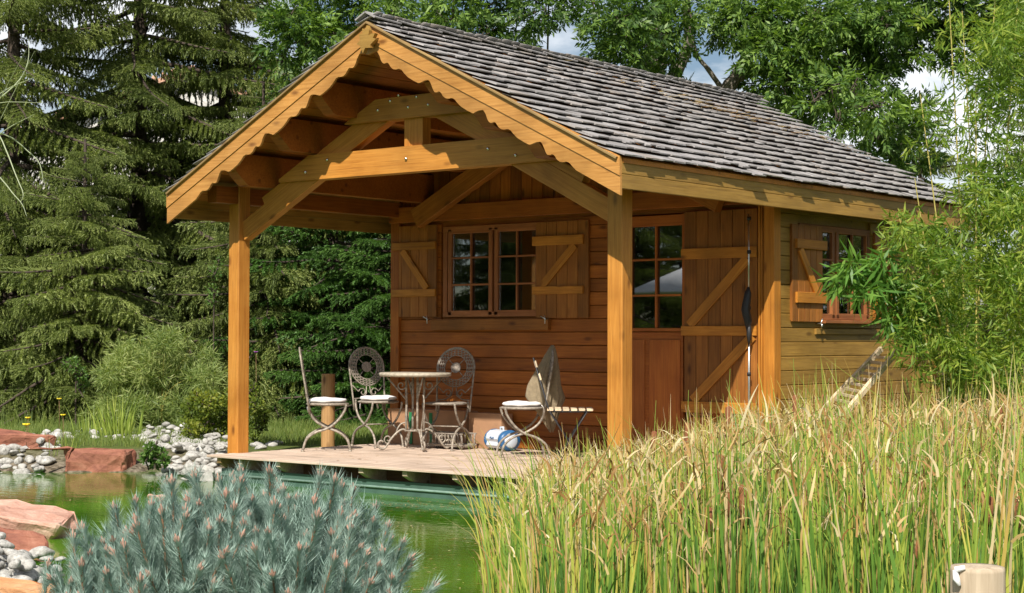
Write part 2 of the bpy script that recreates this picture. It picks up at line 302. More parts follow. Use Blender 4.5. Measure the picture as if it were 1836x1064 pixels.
class MB:
    def __init__(s): s.v = []; s.f = []; s.sm = []
    def add(s, vs, fs, smooth=False):
        b = len(s.v); s.v += [tuple(p) for p in vs]; s.f += [tuple(i + b for i in f) for f in fs]; s.sm += [smooth] * len(fs); return s
    def box(s, x0, x1, y0, y1, z0, z1):
        return s.add([(x0, y0, z0), (x1, y0, z0), (x1, y1, z0), (x0, y1, z0), (x0, y0, z1), (x1, y0, z1), (x1, y1, z1), (x0, y1, z1)],
                     [(0, 3, 2, 1), (4, 5, 6, 7), (0, 1, 5, 4), (1, 2, 6, 5), (2, 3, 7, 6), (3, 0, 4, 7)])
    def tube(s, pts, r, n=8, cap=True, flat=1.0):
        pts = [Vector(p) for p in pts]; rr = r if isinstance(r, (list, tuple)) else [r] * len(pts)
        t0 = (pts[1] - pts[0]).normalized(); a = Vector((0, 0, 1)) if abs(t0.z) < .9 else Vector((1, 0, 0))
        nx = t0.cross(a).normalized(); vs = []; fs = []
        for i, p in enumerate(pts):
            t = (pts[min(i + 1, len(pts) - 1)] - pts[max(i - 1, 0)]).normalized()
            nx = (nx - t * nx.dot(t)).normalized(); ny = t.cross(nx)
            for k in range(n):
                an = 2 * math.pi * k / n; vs.append(p + nx * math.cos(an) * rr[i] + ny * math.sin(an) * rr[i] * flat)
        for i in range(len(pts) - 1):
            for k in range(n):
                k2 = (k + 1) % n; fs.append((i * n + k, i * n + k2, (i + 1) * n + k2, (i + 1) * n + k))
        if cap: fs.append(tuple(range(n - 1, -1, -1))); fs.append(tuple(range((len(pts) - 1) * n, len(pts) * n)))
        return s.add(vs, fs, True)
    def lathe(s, prof, n=24, c=(0, 0, 0)):
        vs = []; fs = []
        for (r, z) in prof:
            for k in range(n):
                an = 2 * math.pi * k / n; vs.append((c[0] + r * math.cos(an), c[1] + r * math.sin(an), c[2] + z))
        m = len(prof)
        for i in range(m - 1):
            for k in range(n): k2 = (k + 1) % n; fs.append((i * n + k, i * n + k2, (i + 1) * n + k2, (i + 1) * n + k))
        if prof[0][0] > 1e-5: fs.append(tuple(range(n - 1, -1, -1)))
        if prof[-1][0] > 1e-5: fs.append(tuple(range((m - 1) * n, m * n)))
        return s.add(vs, fs, True)
    def prism(s, poly, axis, a0, a1):
        """poly of (p,q) extruded along axis: axis 'y' -> (x,z), 'x' -> (y,z), 'z' -> (x,y)"""
        def mk(p, a): return {'y': (p[0], a, p[1]), 'x': (a, p[0], p[1]), 'z': (p[0], p[1], a)}[axis]
        n = len(poly); vs = [mk(p, a0) for p in poly] + [mk(p, a1) for p in poly]
        fs = [tuple(range(n)), tuple(range(2 * n - 1, n - 1, -1))] + [(i, i + n, (i + 1) % n + n, (i + 1) % n) for i in range(n)]
        return s.add(vs, fs)
    def mesh(s, name, mat):
        me = bpy.data.meshes.new(name); me.from_pydata(s.v, [], s.f); me.validate()
        if len(s.sm) == len(me.polygons): me.polygons.foreach_set('use_smooth', s.sm)
        bmfix(me); me.materials.append(mat); me.update(); return me
    def build(s, name, mat, parent=None): return linkobj(name, s.mesh(name, mat), parent)
import bmesh
def bmfix(me):
    bm = bmesh.new(); bm.from_mesh(me); bmesh.ops.recalc_face_normals(bm, faces=bm.faces); bm.to_mesh(me); bm.free()
def tag(o, label=None, cat=None, group=None, kind=None):
    if label: o['label'] = label
    if cat: o['category'] = cat
    if group: o['group'] = group
    if kind: o['kind'] = kind
    return o
def empty(name, loc, rz, label, cat, group=None):
    o = bpy.data.objects.new(name, None); col.objects.link(o); o.location = loc; o.rotation_euler = (0, 0, rz); o.empty_display_size = .2
    return tag(o, label, cat, group)
def board(name, mat, parent, A, B, w, t, wdir=(0, 0, 1), bev=.004, rot=None, kind=None):
    """timber with its length A->B (local x), width w along wdir (local y), thickness t (local z)"""
    A = Vector(A); B = Vector(B); X = (B - A); L = X.length; X.normalize()
    Y = Vector(wdir); Y = (Y - X * Y.dot(X)).normalized(); Z = X.cross(Y)
    h, k = w / 2, t / 2; b = min(bev, h * .4, k * .4)
    ring = [(-h + b, -k), (h - b, -k), (h, -k + b), (h, k - b), (h - b, k), (-h + b, k), (-h, k - b), (-h, -k + b)]
    vs = []
    for x in (-L / 2, L / 2):
        for (y, z) in ring: vs.append((x, y, z))
    fs = [tuple(range(7, -1, -1)), tuple(range(8, 16))] + [(i, (i + 1) % 8, (i + 1) % 8 + 8, i + 8) for i in range(8)]
    me = bpy.data.meshes.new(name); me.from_pydata(vs, [], fs); me.materials.append(mat); me.update()
    o = linkobj(name, me, parent); c = (A + B) / 2
    mw = Matrix(((X.x, Y.x, Z.x, c.x), (X.y, Y.y, Z.y, c.y), (X.z, Y.z, Z.z, c.z), (0, 0, 0, 1)))
    o.matrix_basis = mw
    return o
def copy_tree(o, parent=None):
    c = o.copy(); col.objects.link(c); c.parent = parent; c.matrix_parent_inverse = o.matrix_parent_inverse.copy()
    for ch in list(o.children): copy_tree(ch, c)
    return c

# vectorised foliage
def unit(a): return a / (np.linalg.norm(a, axis=-1, keepdims=True) + 1e-9)
def leaves(P, D, L, W, g, N=None, fold=True):
    """flat pointed leaves: base P, direction D, length L, width W"""
    n = len(P); D = unit(D)
    if N is None: N = unit(g.normal(size=(n, 3)))
    S = unit(np.cross(D, N)); N2 = np.cross(S, D)
    L = np.broadcast_to(np.asarray(L, float).reshape(-1, 1), (n, 1)); W = np.broadcast_to(np.asarray(W, float).reshape(-1, 1), (n, 1))
    a = P; t = P + D * L; m = P + D * L * .42
    l_ = m + S * W * .5 + N2 * W * .12; r_ = m - S * W * .5 + N2 * W * .12
    V = np.stack([a, l_, t, r_], 1).reshape(-1, 3)
    i = np.arange(n)[:, None] * 4
    Fc = i + np.array([0, 1, 2, 3])
    rnd = np.repeat(g.random(n), 4)
    return V, Fc, rnd
def needles(P0, P1, per, nl, nw, g, ang=.7, back=0.0, core=0.0):
    """needles bristling round each segment P0->P1 (one triangle each)"""
    n = len(P0); T = unit(P1 - P0); A = unit(g.normal(size=(n, 3)))
    X = unit(np.cross(T, A)); Y = np.cross(T, X)
    s = (np.arange(per) + g.random((n, per))) / per
    th = g.random((n, per)) * 6.283
    P = P0[:, None] + (P1 - P0)[:, None] * s[..., None]
    rad = X[:, None] * np.cos(th)[..., None] + Y[:, None] * np.sin(th)[..., None]
    d = unit(T[:, None] * math.cos(ang) + rad * math.sin(ang) + g.normal(size=(n, per, 3)) * .12)
    side = unit(np.cross(d, T[:, None] + .01))
    ln = nl * (.75 + .5 * g.random((n, per, 1)))
    a = P + side * nw * .5; b = P - side * nw * .5; c = P + d * ln
    V = np.stack([a, b, c], 2).reshape(-1, 3); m = n * per
    Fc = np.arange(m)[:, None] * 3 + np.array([0, 1, 2])
    base = np.repeat(g.random(n), per); rnd = np.repeat(np.clip(base * .7 + g.random(m) * .3, 0, 1), 3)
    return V, Fc, rnd
def merge(lst):
    V = []; Fc = []; Rn = []; o = 0
    for (v, f, r) in lst: V.append(v); Fc.append(f + o); Rn.append(r); o += len(v)
    return np.concatenate(V), np.concatenate(Fc), np.concatenate(Rn)
def ribbons(P, D0, D1, L, W, g, seg=5, curve=1.0):
    """grass blades: start direction D0 bending to D1, ribbon of seg quads"""
    n = len(P); D0 = unit(D0); D1 = unit(D1); L = np.broadcast_to(np.asarray(L, float), (n,)); W = np.broadcast_to(np.asarray(W, float), (n,))
    S = unit(np.cross(D0, g.normal(size=(n, 3)) * .6 + np.array([.7, -.7, 0])))
    p = P.copy(); rows = []
    for k in range(seg + 1):
        t = k / seg; w = W * (1 - t ** 2.2) * .5 + .0004
        rows.append(p - S * w[:, None]); rows.append(p + S * w[:, None])
        bt = np.clip(t, 0, 1) ** curve; d = unit(D0 * (1 - bt)[..., None] + D1 * bt[..., None]) if not np.isscalar(bt) else unit(D0 * (1 - bt) + D1 * bt)
        p = p + d * (L / seg)[:, None]
    V = np.stack(rows, 1).reshape(-1, 3); q = (seg + 1) * 2; i = np.arange(n)[:, None, None] * q
    k = np.arange(seg)[None, :, None] * 2
    Fc = (i + k + np.array([0, 1, 3, 2])[None, None]).reshape(-1, 4)
    return V, Fc, q
# ================================================================== ground and pond
WZ = -0.27
def poly_sd(P, X, Y):
    """signed distance to polygon (negative inside)"""
    P = np.array(P); d = np.full(X.shape, 1e9); ins = np.zeros(X.shape, bool)
    for i in range(len(P)):
        a = P[i]; b = P[(i + 1) % len(P)]; e = b - a
        t = np.clip(((X - a[0]) * e[0] + (Y - a[1]) * e[1]) / (e @ e), 0, 1)
        d = np.minimum(d, np.hypot(X - a[0] - t * e[0], Y - a[1] - t * e[1]))
        c = ((a[1] > Y) != (b[1] > Y)) & (X < (b[0] - a[0]) * (Y - a[1]) / (b[1] - a[1] + 1e-12) + a[0]); ins ^= c
    return np.where(ins, -d, d)
POND = [(-2.6, .10)] + [tuple(at_z(u, v, -.27)[:2]) for (u, v) in ((372, 862), (330, 856), (290, 842), (250, 847), (100, 848), (0, 846), (-120, 842), (-260, 850))] + [(-8.6, -4.0), (-7.0, -4.9), (-4.5, -5.6),
        (-1.8, -4.9), (-.4, -4.35), (.4, -4.5), (1.3, -5.2), (3.2, -6.3), (6.0, -8.0), (9.0, -8.6), (11.5, -6.5), (10.5, -3), (7.2, -.6), (3.6, .3), (2.6, .25)]
def ground_z(X, Y):
    d = poly_sd(POND, X, Y)
    z = np.where(d < 0, np.maximum(-1.0, WZ - .05 + d * .9), np.minimum(-.08, WZ + .0 + d * .34))
    near = (X * .71 - Y * .70) > 6.5            # the bank we stand on is a little lower
    z = np.where(near & (d > 0), np.minimum(z, -.2), z)
    z = z + .018 * np.sin(X * 1.7 + 1) * np.sin(Y * 1.3) * (d > .4)
    cab = (X > -2.7) & (X < 2.7) & (Y > .2) & (Y < 6.4)
    z = np.where(cab, np.minimum(z, -.16), z)
    return z
def axis_coords(lo, hi, st, far, g=1.35):
    a = list(np.arange(lo, hi + 1e-6, st)); s = st; x = hi
    while x < far: s *= g; x += s; a.append(x)
    s = st; x = lo; b = []
    while x > -far: s *= g; x -= s; b.append(x)
    return np.array(b[::-1] + a)
gx = axis_coords(-26, 16, .16, 700); gy = axis_coords(-15, 18, .16, 700)
X, Y = np.meshgrid(gx, gy); Z = ground_z(X, Y); nx_, ny_ = len(gx), len(gy)
V = np.stack([X, Y, Z], -1).reshape(-1, 3); ii = (np.arange(ny_ - 1)[:, None] * nx_ + np.arange(nx_ - 1)[None]).reshape(-1, 1)
Fc = ii + np.array([0, 1, nx_ + 1, nx_])
o = linkobj('ground', np_mesh('ground', V, Fc, M['ground'], smooth=True, rnd=np.clip(1.25 - poly_sd(POND, X, Y) / .85, 0, 1).ravel())); tag(o, kind='structure')
wm = MB(); pp = [(p[0], p[1]) for p in POND]
bmw = bmesh.new(); vs = [bmw.verts.new((p[0] + (p[0] - 1.5) * .05, p[1] + (p[1] + 3) * .05, WZ)) for p in POND]
# the sheet reaches a little under the banks; under the deck it is cut back
f = bmw.faces.new(vs); bmesh.ops.recalc_face_normals(bmw, faces=bmw.faces)
if f.normal.z < 0: f.normal_flip()
me = bpy.data.meshes.new('pond_water'); bmw.to_mesh(me); bmw.free(); me.materials.append(M['water'])
o = linkobj('pond_water', me); tag(o, kind='structure')

# ================================================================== the cabin
cabin = empty('garden_cabin', (0, 0, 0), 0, 'honey coloured timber garden cabin with an open gabled porch and grey shingle roof', 'cabin')
E_, PO = 2.906, 2.546
L_ = 2.53; BACK = 6.15
def ztop(x): return 4.225 - .505 * abs(x)
# --- roof slab
rb = MB(); y0, y1 = -.50, BACK + .22
poly = [(-E_ - .01, ztop(E_) - .045), (0, ztop(0) - .045), (E_ + .01, ztop(E_) - .045), (E_ + .01, ztop(E_) - .085), (0, ztop(0) - .085), (-E_ - .01, ztop(E_) - .085)]
roof = rb.prism(poly, 'y', y0, y1).build('roof', M['soffit'], cabin)
# shingles
ROW = .197; slope = math.atan(.505); cs, sn = math.cos(slope), math.sin(slope)
slen = 2.96 / cs; nrow = int(slen / ROW) + 1
variants = {}
def shingle_mesh(i):
    if i in variants: return variants[i]
    w = [.085, .11, .135, .16, .185, .21][i]; l = .30; t0, t1 = .012, .006
    b = MB(); j = .004 * ((i * 7) % 5 - 2)
    b.add([(0, 0, 0), (0, w, 0), (l, w, 0), (l, 0, 0), (.0, .002, t0), (j, w - .002, t0), (l, w - .002, t1), (l, .002, t1)],
          [(0, 1, 2, 3), (4, 7, 6, 5), (0, 4, 5, 1), (1, 5, 6, 2), (2, 6, 7, 3), (3, 7, 4, 0)])
    me = b.mesh('shingle', M['shingle']); a = me.attributes.new('rnd', 'FLOAT', 'POINT'); a.data.foreach_set('value', [0.0] * 8)
    variants[i] = (me, w); return variants[i]
sh = []   # (matrix, variant, distance)
for side in (1, -1):
    for r_ in range(nrow):
        y = -.57 + (random.random() * .05)
        while y < BACK + .27:
            i = random.randrange(6); me_, w = shingle_mesh(i)
            s_ = 2.965 / cs - r_ * ROW - .0 + random.uniform(-.012, .012)    # distance from ridge of the butt end
            lift = .048 + random.uniform(-.004, .006); yaw = random.uniform(-.02, .02); tilt = .132 + random.uniform(-.008, .012)
            if random.random() < .04: s_ += .03
            px_ = side * s_ * cs; pz_ = ztop(px_) - .045 + lift
            ux = Vector((-side * math.cos(slope - tilt), 0, math.sin(slope - tilt)))   # up-slope
            ux = (ux + Vector((0, yaw, 0))).normalized(); uy = Vector((0, 1, 0)); uy = (uy - ux * uy.dot(ux)).normalized(); uz = ux.cross(uy)
            if uz.z < 0: uz = -uz
            m_ = Matrix(((ux.x, uy.x, uz.x, px_), (ux.y, uy.y, uz.y, y), (ux.z, uy.z, uz.z, pz_), (0, 0, 0, 1)))
            dd = (Vector((px_, y, pz_)) - Vector(CAM)).length + (100 if side < 0 else 0)
            if s_ > .05: sh.append((dd, m_, i))
            y += w + .0015
sh.sort(key=lambda q: q[0])
for dd, m_, i in sh[:300]:
    o = linkobj('shingle', variants[i][0], roof); o.matrix_basis = m_
VV = []; FF = []; RR = []; off = 0
for dd, m_, i in sh[300:]:
    me_ = variants[i][0]; co = np.array([m_ @ v.co for v in me_.vertices]); VV.append(co)
    for p in me_.polygons: FF.append([q + off for q in p.vertices])
    off += 8; RR += [random.random()] * 8
me = np_mesh('shingle', np.concatenate(VV), np.array(FF), M['shingle'], rnd=RR); o = linkobj('shingle', me, roof); tag(o, kind='stuff')
# ridge caps
y = -.58; k = 0
while y < BACK + .25:
    ln = random.uniform(.24, .32)
    for side in (-1, 1):
        o = board('ridge_shingle', M['shingle'], roof, (side * .062, y, ztop(.062) + .045 + .012 * (k % 2)), (side * .062, y + ln + .05, ztop(.062) + .034), .15, .016, wdir=(-side * cs, 0, sn))
    y += ln; k += 1
# soffit boards under the porch part and the rear part
nb = 24; pitch = (E_ - .02) / cs / nb
for side in (-1, 1):
    for k in range(nb):
        s_ = (k + .5) * pitch; x = side * s_ * cs; z = ztop(x) - .085 - .011
        board('soffit_board', M['soffit'], cabin, (x, -.49, z), (x, L_ + .06, z), pitch - .006, .018, wdir=(side * cs, 0, -sn))
# barge boards
YB = -.51
def upper_z(x): return 4.162 - .494 * abs(x)
def mid_z(x): return upper_z(x) - .163 - .022 * (1 - abs(x) / E_) * 0
def low_z(x): return 3.868 - .505 * abs(x)
prof = [(0, 0), (.10, -.004), (.22, .0), (.30, .018), (.34, .034), (.40, .030), (.44, .012), (.50, -.002), (.555, .004), (.59, .026), (.63, .028), (.665, .008), (.71, -.002), (.745, .016), (.775, .052), (.82, .078), (.90, .052), (1, .004)]
def scal(x):
    ax = abs(x)
    if ax > 2.45: return 0
    t = ((1.95 - ax) / .65) % 1.0
    return float(np.interp(t, [p[0] for p in prof], [p[1] for p in prof]))
for side in (-1, 1):
    b = MB(); b.prism([(0, upper_z(0)), (side * E_, upper_z(E_)), (side * E_, mid_z(E_)), (0, mid_z(0))], 'y', YB - .032, YB)
    b.build('barge_board', M['barge'], cabin)
    xs = sorted(set(list(np.linspace(0, 2.45, 150)) + [E_]))
    low = [(side * x, low_z(x) + scal(x) * 1.05) for x in xs]
    top = [(side * E_, mid_z(E_) - .002), (0, mid_z(0) - .002)]
    # strips of quads keep the outline exact
    b = MB(); n = len(xs)
    fr = YB - .022; bk = YB + .004
    vs = []
    for x in xs: vs += [(side * x, fr, low_z(x) + scal(x) * 1.05), (side * x, fr, mid_z(x) - .002), (side * x, bk, low_z(x) + scal(x) * 1.05), (side * x, bk, mid_z(x) - .002)]
    fs = []
    for i in range(n - 1):
        a = i * 4; c = a + 4; fs += [(a, c, c + 1, a + 1), (a + 2, a + 3, c + 3, c + 2), (a, a + 2, c + 2, c), (a + 1, c + 1, c + 3, a + 3)]
    fs += [(0, 1, 3, 2), ((n - 1) * 4, (n - 1) * 4 + 2, (n - 1) * 4 + 3, (n - 1) * 4 + 1)]
    b.add(vs, fs); o = b.build('scalloped_barge_board', M['barge'], cabin)
    # thin capping strip along the roof edge
    board('edge_batten', M['joist'], cabin, (0, -.545, ztop(0) - .052), (side * (E_ - .02), -.545, ztop(E_) - .048), .022, .05, wdir=(0, 0, 1))
# fallen bamboo leaves lying on the roof
gq = np.random.default_rng(3); VVl = []; nlv = 260
yy = gq.normal(4.2, .8, nlv); xx = np.clip(.75 + (yy - 3.4) * .28 + gq.normal(size=nlv) * .16, .15, 2.6); PPl = np.stack([xx, yy, 4.225 - .505 * xx + .045], -1)
vl, fl, rl = leaves(PPl, np.stack([gq.normal(size=nlv), gq.normal(size=nlv), -.505 * 0 * xx], -1) * [1, 1, 0] + np.array([0, 0, .0]), gq.uniform(.06, .13, nlv), .012, gq, N=np.tile([.45, 0, .9], (nlv, 1)))
o = linkobj('leaf_litter', np_mesh('leaf_litter', vl, fl, M['reeddry'], rnd=rl)); tag(o, 'straw coloured bamboo leaves fallen on the shingles near the ridge', 'leaf litter', kind='stuff')
# star ornament
st = [(445, 590), (505, 612), (520, 660), (560, 748), (598, 652), (690, 648), (688, 598), (782, 500), (732, 482), (768, 398), (705, 405), (655, 440), (668, 345), (628, 262), (596, 345), (548, 318), (552, 405), (490, 425), (512, 520)]
pl = [at_y(600 + a / 9.67, 20 + b_ / 9.67, -.56) for a, b_ in st]
MB().prism([(p[0], p[2]) for p in pl], 'y', -.615, -.572).build('carved_star', M['fascia'], cabin)
# side fascias
for side in (1, -1):
    board('fascia', M['fascia'], cabin, (side * (E_ - .012), YB + .005, 2.644), (side * (E_ - .012), BACK + .2, 2.644), .125, .024)
    board('fascia', M['fascia'], cabin, (side * (E_ - .014), YB + .005, 2.519), (side * (E_ - .014), BACK + .2, 2.519), .12, .028)
# eave soffit: a strip closing fascia to plate
# posts
for side in (-1, 1):
    board('post', M['frame'], cabin, (side * (PO - .08), .08, -.0 if side > 0 else -.03), (side * (PO - .08), .08, 2.80), .16, .16, wdir=(1, 0, 0), bev=.008)
# wall plates and purlins
for side in (-1, 1):
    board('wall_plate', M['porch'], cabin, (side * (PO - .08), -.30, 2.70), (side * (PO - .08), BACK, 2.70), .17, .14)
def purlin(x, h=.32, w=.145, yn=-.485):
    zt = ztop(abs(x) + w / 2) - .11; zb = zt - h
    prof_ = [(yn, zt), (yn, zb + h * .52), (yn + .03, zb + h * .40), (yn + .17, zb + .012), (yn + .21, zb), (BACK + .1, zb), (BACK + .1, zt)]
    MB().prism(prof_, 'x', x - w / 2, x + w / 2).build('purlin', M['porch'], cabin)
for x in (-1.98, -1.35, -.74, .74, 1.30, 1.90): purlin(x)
purlin(0.0, h=.22)
# trusses (front one and one against the wall)
def truss(y, mat, front):
    for side in (-1, 1):
        board('rafter', mat, cabin, (side * 2.05, y, 3.60 - .5 * 2.05), (side * .26, y, 3.60 - .13), .22, .11, wdir=(0, 0, 1))
        if front:
            board('brace', mat, cabin, (side * 2.40, y - .01, 2.32), (side * 1.22, y - .01, 2.93), .19, .10, wdir=(0, 0, 1))
    if front: MB().prism([(-1.80, 2.81), (1.80, 2.81), (1.80, 2.84), (1.36, 3.06), (-1.36, 3.06), (-1.80, 2.84)], 'y', y - .10, y + .05).build('tie_beam', mat, cabin)
    if front:
        MB().prism([(-.84, 3.33), (.84, 3.33), (.84, 3.34), (.42, 3.545), (-.42, 3.545), (-.84, 3.34)], 'y', y - .11, y + .05).build('collar_beam', mat, cabin)
        board('king_post', mat, cabin, (.045, y - .005, 3.055), (.045, y - .005, 3.335), .24, .12, wdir=(1, 0, 0))
truss(.115, M['frame'], True); truss(2.40, M['shutter'], False)
# bolts
for (u, v) in ((713.7, 171), (698.6, 181.3), (676.5, 197.9), (731, 192.3), (746, 173.7), (766.8, 187.7), (727, 285), (874, 267), (923.5, 278.5), (585.6, 286.8), (546.5, 308.9)):
    p = at_y(u, v, .0)
    b = MB(); b.lathe([(.0, .012), (.008, .011), (.014, .006), (.016, 0), (.016, -.02)], 10); o = b.build('bolt', M['bolt'], cabin)
    o.rotation_euler = (R(90), 0, 0); o.location = (p[0], .006, p[2])
# --- walls as slabs with openings
def slab(rects, mk):
    b = MB()
    for r in rects: mk(b, r)
    return b
WIN = (-1.75, -.34, 1.45, 2.48); DOOR = (.60, 1.53, .0, 2.50)
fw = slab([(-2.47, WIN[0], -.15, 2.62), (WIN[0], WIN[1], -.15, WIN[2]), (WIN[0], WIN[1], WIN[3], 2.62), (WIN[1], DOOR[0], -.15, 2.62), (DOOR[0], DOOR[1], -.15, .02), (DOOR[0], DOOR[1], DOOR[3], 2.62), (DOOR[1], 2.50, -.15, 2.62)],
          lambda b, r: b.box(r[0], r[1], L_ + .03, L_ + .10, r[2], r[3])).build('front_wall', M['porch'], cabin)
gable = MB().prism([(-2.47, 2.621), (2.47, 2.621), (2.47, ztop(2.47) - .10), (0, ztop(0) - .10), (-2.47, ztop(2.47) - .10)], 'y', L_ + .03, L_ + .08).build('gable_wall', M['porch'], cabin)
SW = (3.02, 4.52, 1.42, 2.38)
sw = slab([(L_ + .11, SW[0], -.15, 2.75), (SW[0], SW[1], -.15, SW[2]), (SW[0], SW[1], SW[3], 2.75), (SW[1], BACK, -.15, 2.75)],
          lambda b, r: b.box(2.47, 2.55, r[0], r[1], r[2], r[3])).build('side_wall', M['side'], cabin)
lw = MB().box(-2.55, -2.47, L_ + .11, BACK, -.15, 2.75).build('left_wall', M['side'], cabin)
bw = MB().prism([(-2.55, -.15), (2.55, -.15), (2.55, ztop(2.55) - .10), (0, ztop(0) - .10), (-2.55, ztop(2.55) - .10)], 'y', BACK + .001, BACK + .08).build('back_wall', M['side'], cabin)
MB().box(-2.46, 2.46, L_ + .105, BACK - .005, -.14, -.06).build('floor', M['darkbeam'], cabin)
PITCH_ = .1425
def rows(z0, z1):
    k = 0; z = z0
    while z < z1 - .03: yield z, min(z + PITCH_, z1); z += PITCH_
for z0, z1 in rows(0.0, 2.52):
    zm = (z0 + z1) / 2; segs = [(-2.42, 2.47)]
    cuts = []
    if WIN[2] - .02 < zm < WIN[3] + .06: cuts.append((WIN[0] - .04, WIN[1] + .04))
    cuts.append((DOOR[0] - .04, DOOR[1] + .03))
    x = -2.42; out = []
    for c in sorted(cuts): out.append((x, c[0])); x = c[1]
    out.append((x, 2.47))
    for a, b_ in out:
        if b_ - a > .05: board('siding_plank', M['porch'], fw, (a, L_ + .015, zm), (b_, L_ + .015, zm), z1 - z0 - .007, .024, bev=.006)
for z0, z1 in rows(-.10, 2.60):
    zm = (z0 + z1) / 2; segs = [(L_ + .09, BACK)]
    if SW[2] - .02 < zm < SW[3] + .04: segs = [(L_ + .09, SW[0] - .03), (SW[1] + .03, BACK)]
    for a, b_ in segs:
        board('siding_plank', M['side'], sw, (2.562, a, zm), (2.562, b_, zm), z1 - z0 - .006, .022, bev=.005)
    board('siding_plank', M['side'], lw, (-2.562, L_ + .09, zm), (-2.562, BACK, zm), z1 - z0 - .006, .022, bev=.005)
# vertical boards in the gable over the porch
x = -2.42; k = 0
while x < 2.42:
    w = .15; xc = x + w / 2; zt = ztop(max(abs(x), abs(x + w))) - .11
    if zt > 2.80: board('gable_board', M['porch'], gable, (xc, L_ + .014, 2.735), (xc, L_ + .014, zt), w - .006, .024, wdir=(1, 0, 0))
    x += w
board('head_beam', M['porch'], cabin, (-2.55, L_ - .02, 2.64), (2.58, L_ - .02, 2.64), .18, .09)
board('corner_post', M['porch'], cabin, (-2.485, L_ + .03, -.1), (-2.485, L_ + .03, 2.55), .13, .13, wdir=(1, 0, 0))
board('corner_post', M['batten'], cabin, (2.535, L_ + .03, -.1), (2.535, L_ + .03, 2.548), .115, .13, wdir=(1, 0, 0))
board('corner_post', M['side'], cabin, (2.535, BACK + .02, -.1), (2.535, BACK + .02, 2.60), .13, .13, wdir=(1, 0, 0))
for k in range(3):
    board('trim_strip', M['batten'], cabin, (2.432 + .02 * k - .004, L_ - .025 + .012 * k, .0), (2.432 + .02 * k - .004, L_ - .025 + .012 * k, 2.54), .017, .05 - .01 * k, wdir=(1, 0, 0), bev=.002)
# --- windows and shutters
def window(name, ax, off, a0, a1, z0, z1, cas, zr, mat, sgn):
    """ax 'x': the window lies along x at y=off (faces -y); ax 'y': along y at x=off (faces +x)"""
    def P(a, d, z): return (a, off + d, z) if ax == 'x' else (off - d, a, z)      # d = depth into the wall
    wd = (0, 0, 1)
    fr = board(name, mat, cabin, P(a0, 0.02, z1 - .03), P(a1, 0.02, z1 - .03), .06, .07)
    def bb(nm, A, B, w, t, wdir=(0, 0, 1), m=mat):
        o = board(nm, m, None, A, B, w, t, wdir); o.parent = fr; o.matrix_parent_inverse = fr.matrix_basis.inverted(); return o
    bb('frame_rail', P(a0, .02, z0 + .03), P(a1, .02, z0 + .03), .06, .07)
    av = (1, 0, 0) if ax == 'x' else (0, 1, 0)
    for a in (a0 + .03, a1 - .03): bb('frame_stile', P(a, .02, z0 + .06), P(a, .02, z1 - .06), .06, .07, av)
    for (c0, c1, bars) in cas:
        zt = zr[0]; zb = zr[-1]
        for a in (c0 - .028, c1 + .028): bb('sash_stile', P(a, .01, zb - .05), P(a, .01, zt + .05), .054, .05, av)
        for z in (zb - .027, zt + .027): bb('sash_rail', P(c0, .01, z), P(c1, .01, z), .052, .048)
        ed = [c0] + bars + [c1]
        for a in bars: bb('glazing_bar', P(a, .0, zb), P(a, .0, zt), .022, .03, av)
        for z in zr[1:-1]:
            for i in range(len(ed) - 1):
                bb('glazing_bar', P(ed[i] + (.011 if i else 0), .0, z), P(ed[i + 1] - (.011 if i < len(ed) - 2 else 0), .0, z), .02, .028)
        for i in range(len(ed) - 1):
            for j in range(len(zr) - 1):
                A = P((ed[i] + ed[i + 1]) / 2, .02, zr[j + 1] + .0); B = P((ed[i] + ed[i + 1]) / 2, .02, zr[j])
                bb('pane', A, B, ed[i + 1] - ed[i], .005, av, M['glass'])
    return fr
window('window', 'x', L_ + .0, WIN[0], WIN[1], WIN[2], WIN[3], [(-1.62, -1.075, [-1.335]), (-.935, -.405, [-.67])], [2.395, 2.12, 1.815, 1.525], M['window'], 1)
window('window', 'y', 2.565, SW[0], SW[1], SW[2] - .01, SW[3], [(3.10, 3.69, [3.38]), (3.84, 4.44, [4.14])], [2.31, 2.03, 1.76, 1.48], M['window'], 1)
def shutter(ax, off, a0, a1, z0, z1, npl, bats, diag, mat, bm, bext=(0, 0)):
    def P(a, d, z): return (a, off - d, z) if ax == 'x' else (off + d, a, z)      # d = out of the wall
    av = (1, 0, 0) if ax == 'x' else (0, 1, 0)
    mid = (a0 + a1) / 2
    root = board('shutter', mat, cabin, P(mid, 0, z0 + .01), P(mid, 0, z1 - .01), a1 - a0 - .01, .008, av)
    def bb(nm, A, B, w, t, wdir, m):
        o = board(nm, m, None, A, B, w, t, wdir, bev=.003); o.parent = root; o.matrix_parent_inverse = root.matrix_basis.inverted(); return o
    w = (a1 - a0) / npl
    for k in range(npl): bb('plank', P(a0 + (k + .5) * w, .016, z0), P(a0 + (k + .5) * w, .016, z1), w - .005, .022, av, mat)
    for (b0, b1) in bats: bb('batten', P(a0 + bext[0], .041, (b0 + b1) / 2), P(a1 + bext[1], .041, (b0 + b1) / 2), b1 - b0, .026, (0, 0, 1), bm)
    for (p, q, w_) in diag:
        bb('diagonal_batten', P(p[0], .040, p[1]), P(q[0], .040, q[1]), w_, .023, (0, 0, 1) if abs(q[0] - p[0]) > abs(q[1] - p[1]) else av, bm)
    return root
shutter('x', L_ - .005, -2.515, -1.835, 1.458, 2.51, 5, [(1.690, 1.775), (2.232, 2.318)], [((-2.35, 2.225), (-1.97, 1.78), .085)], M['shutter'], M['batten'])
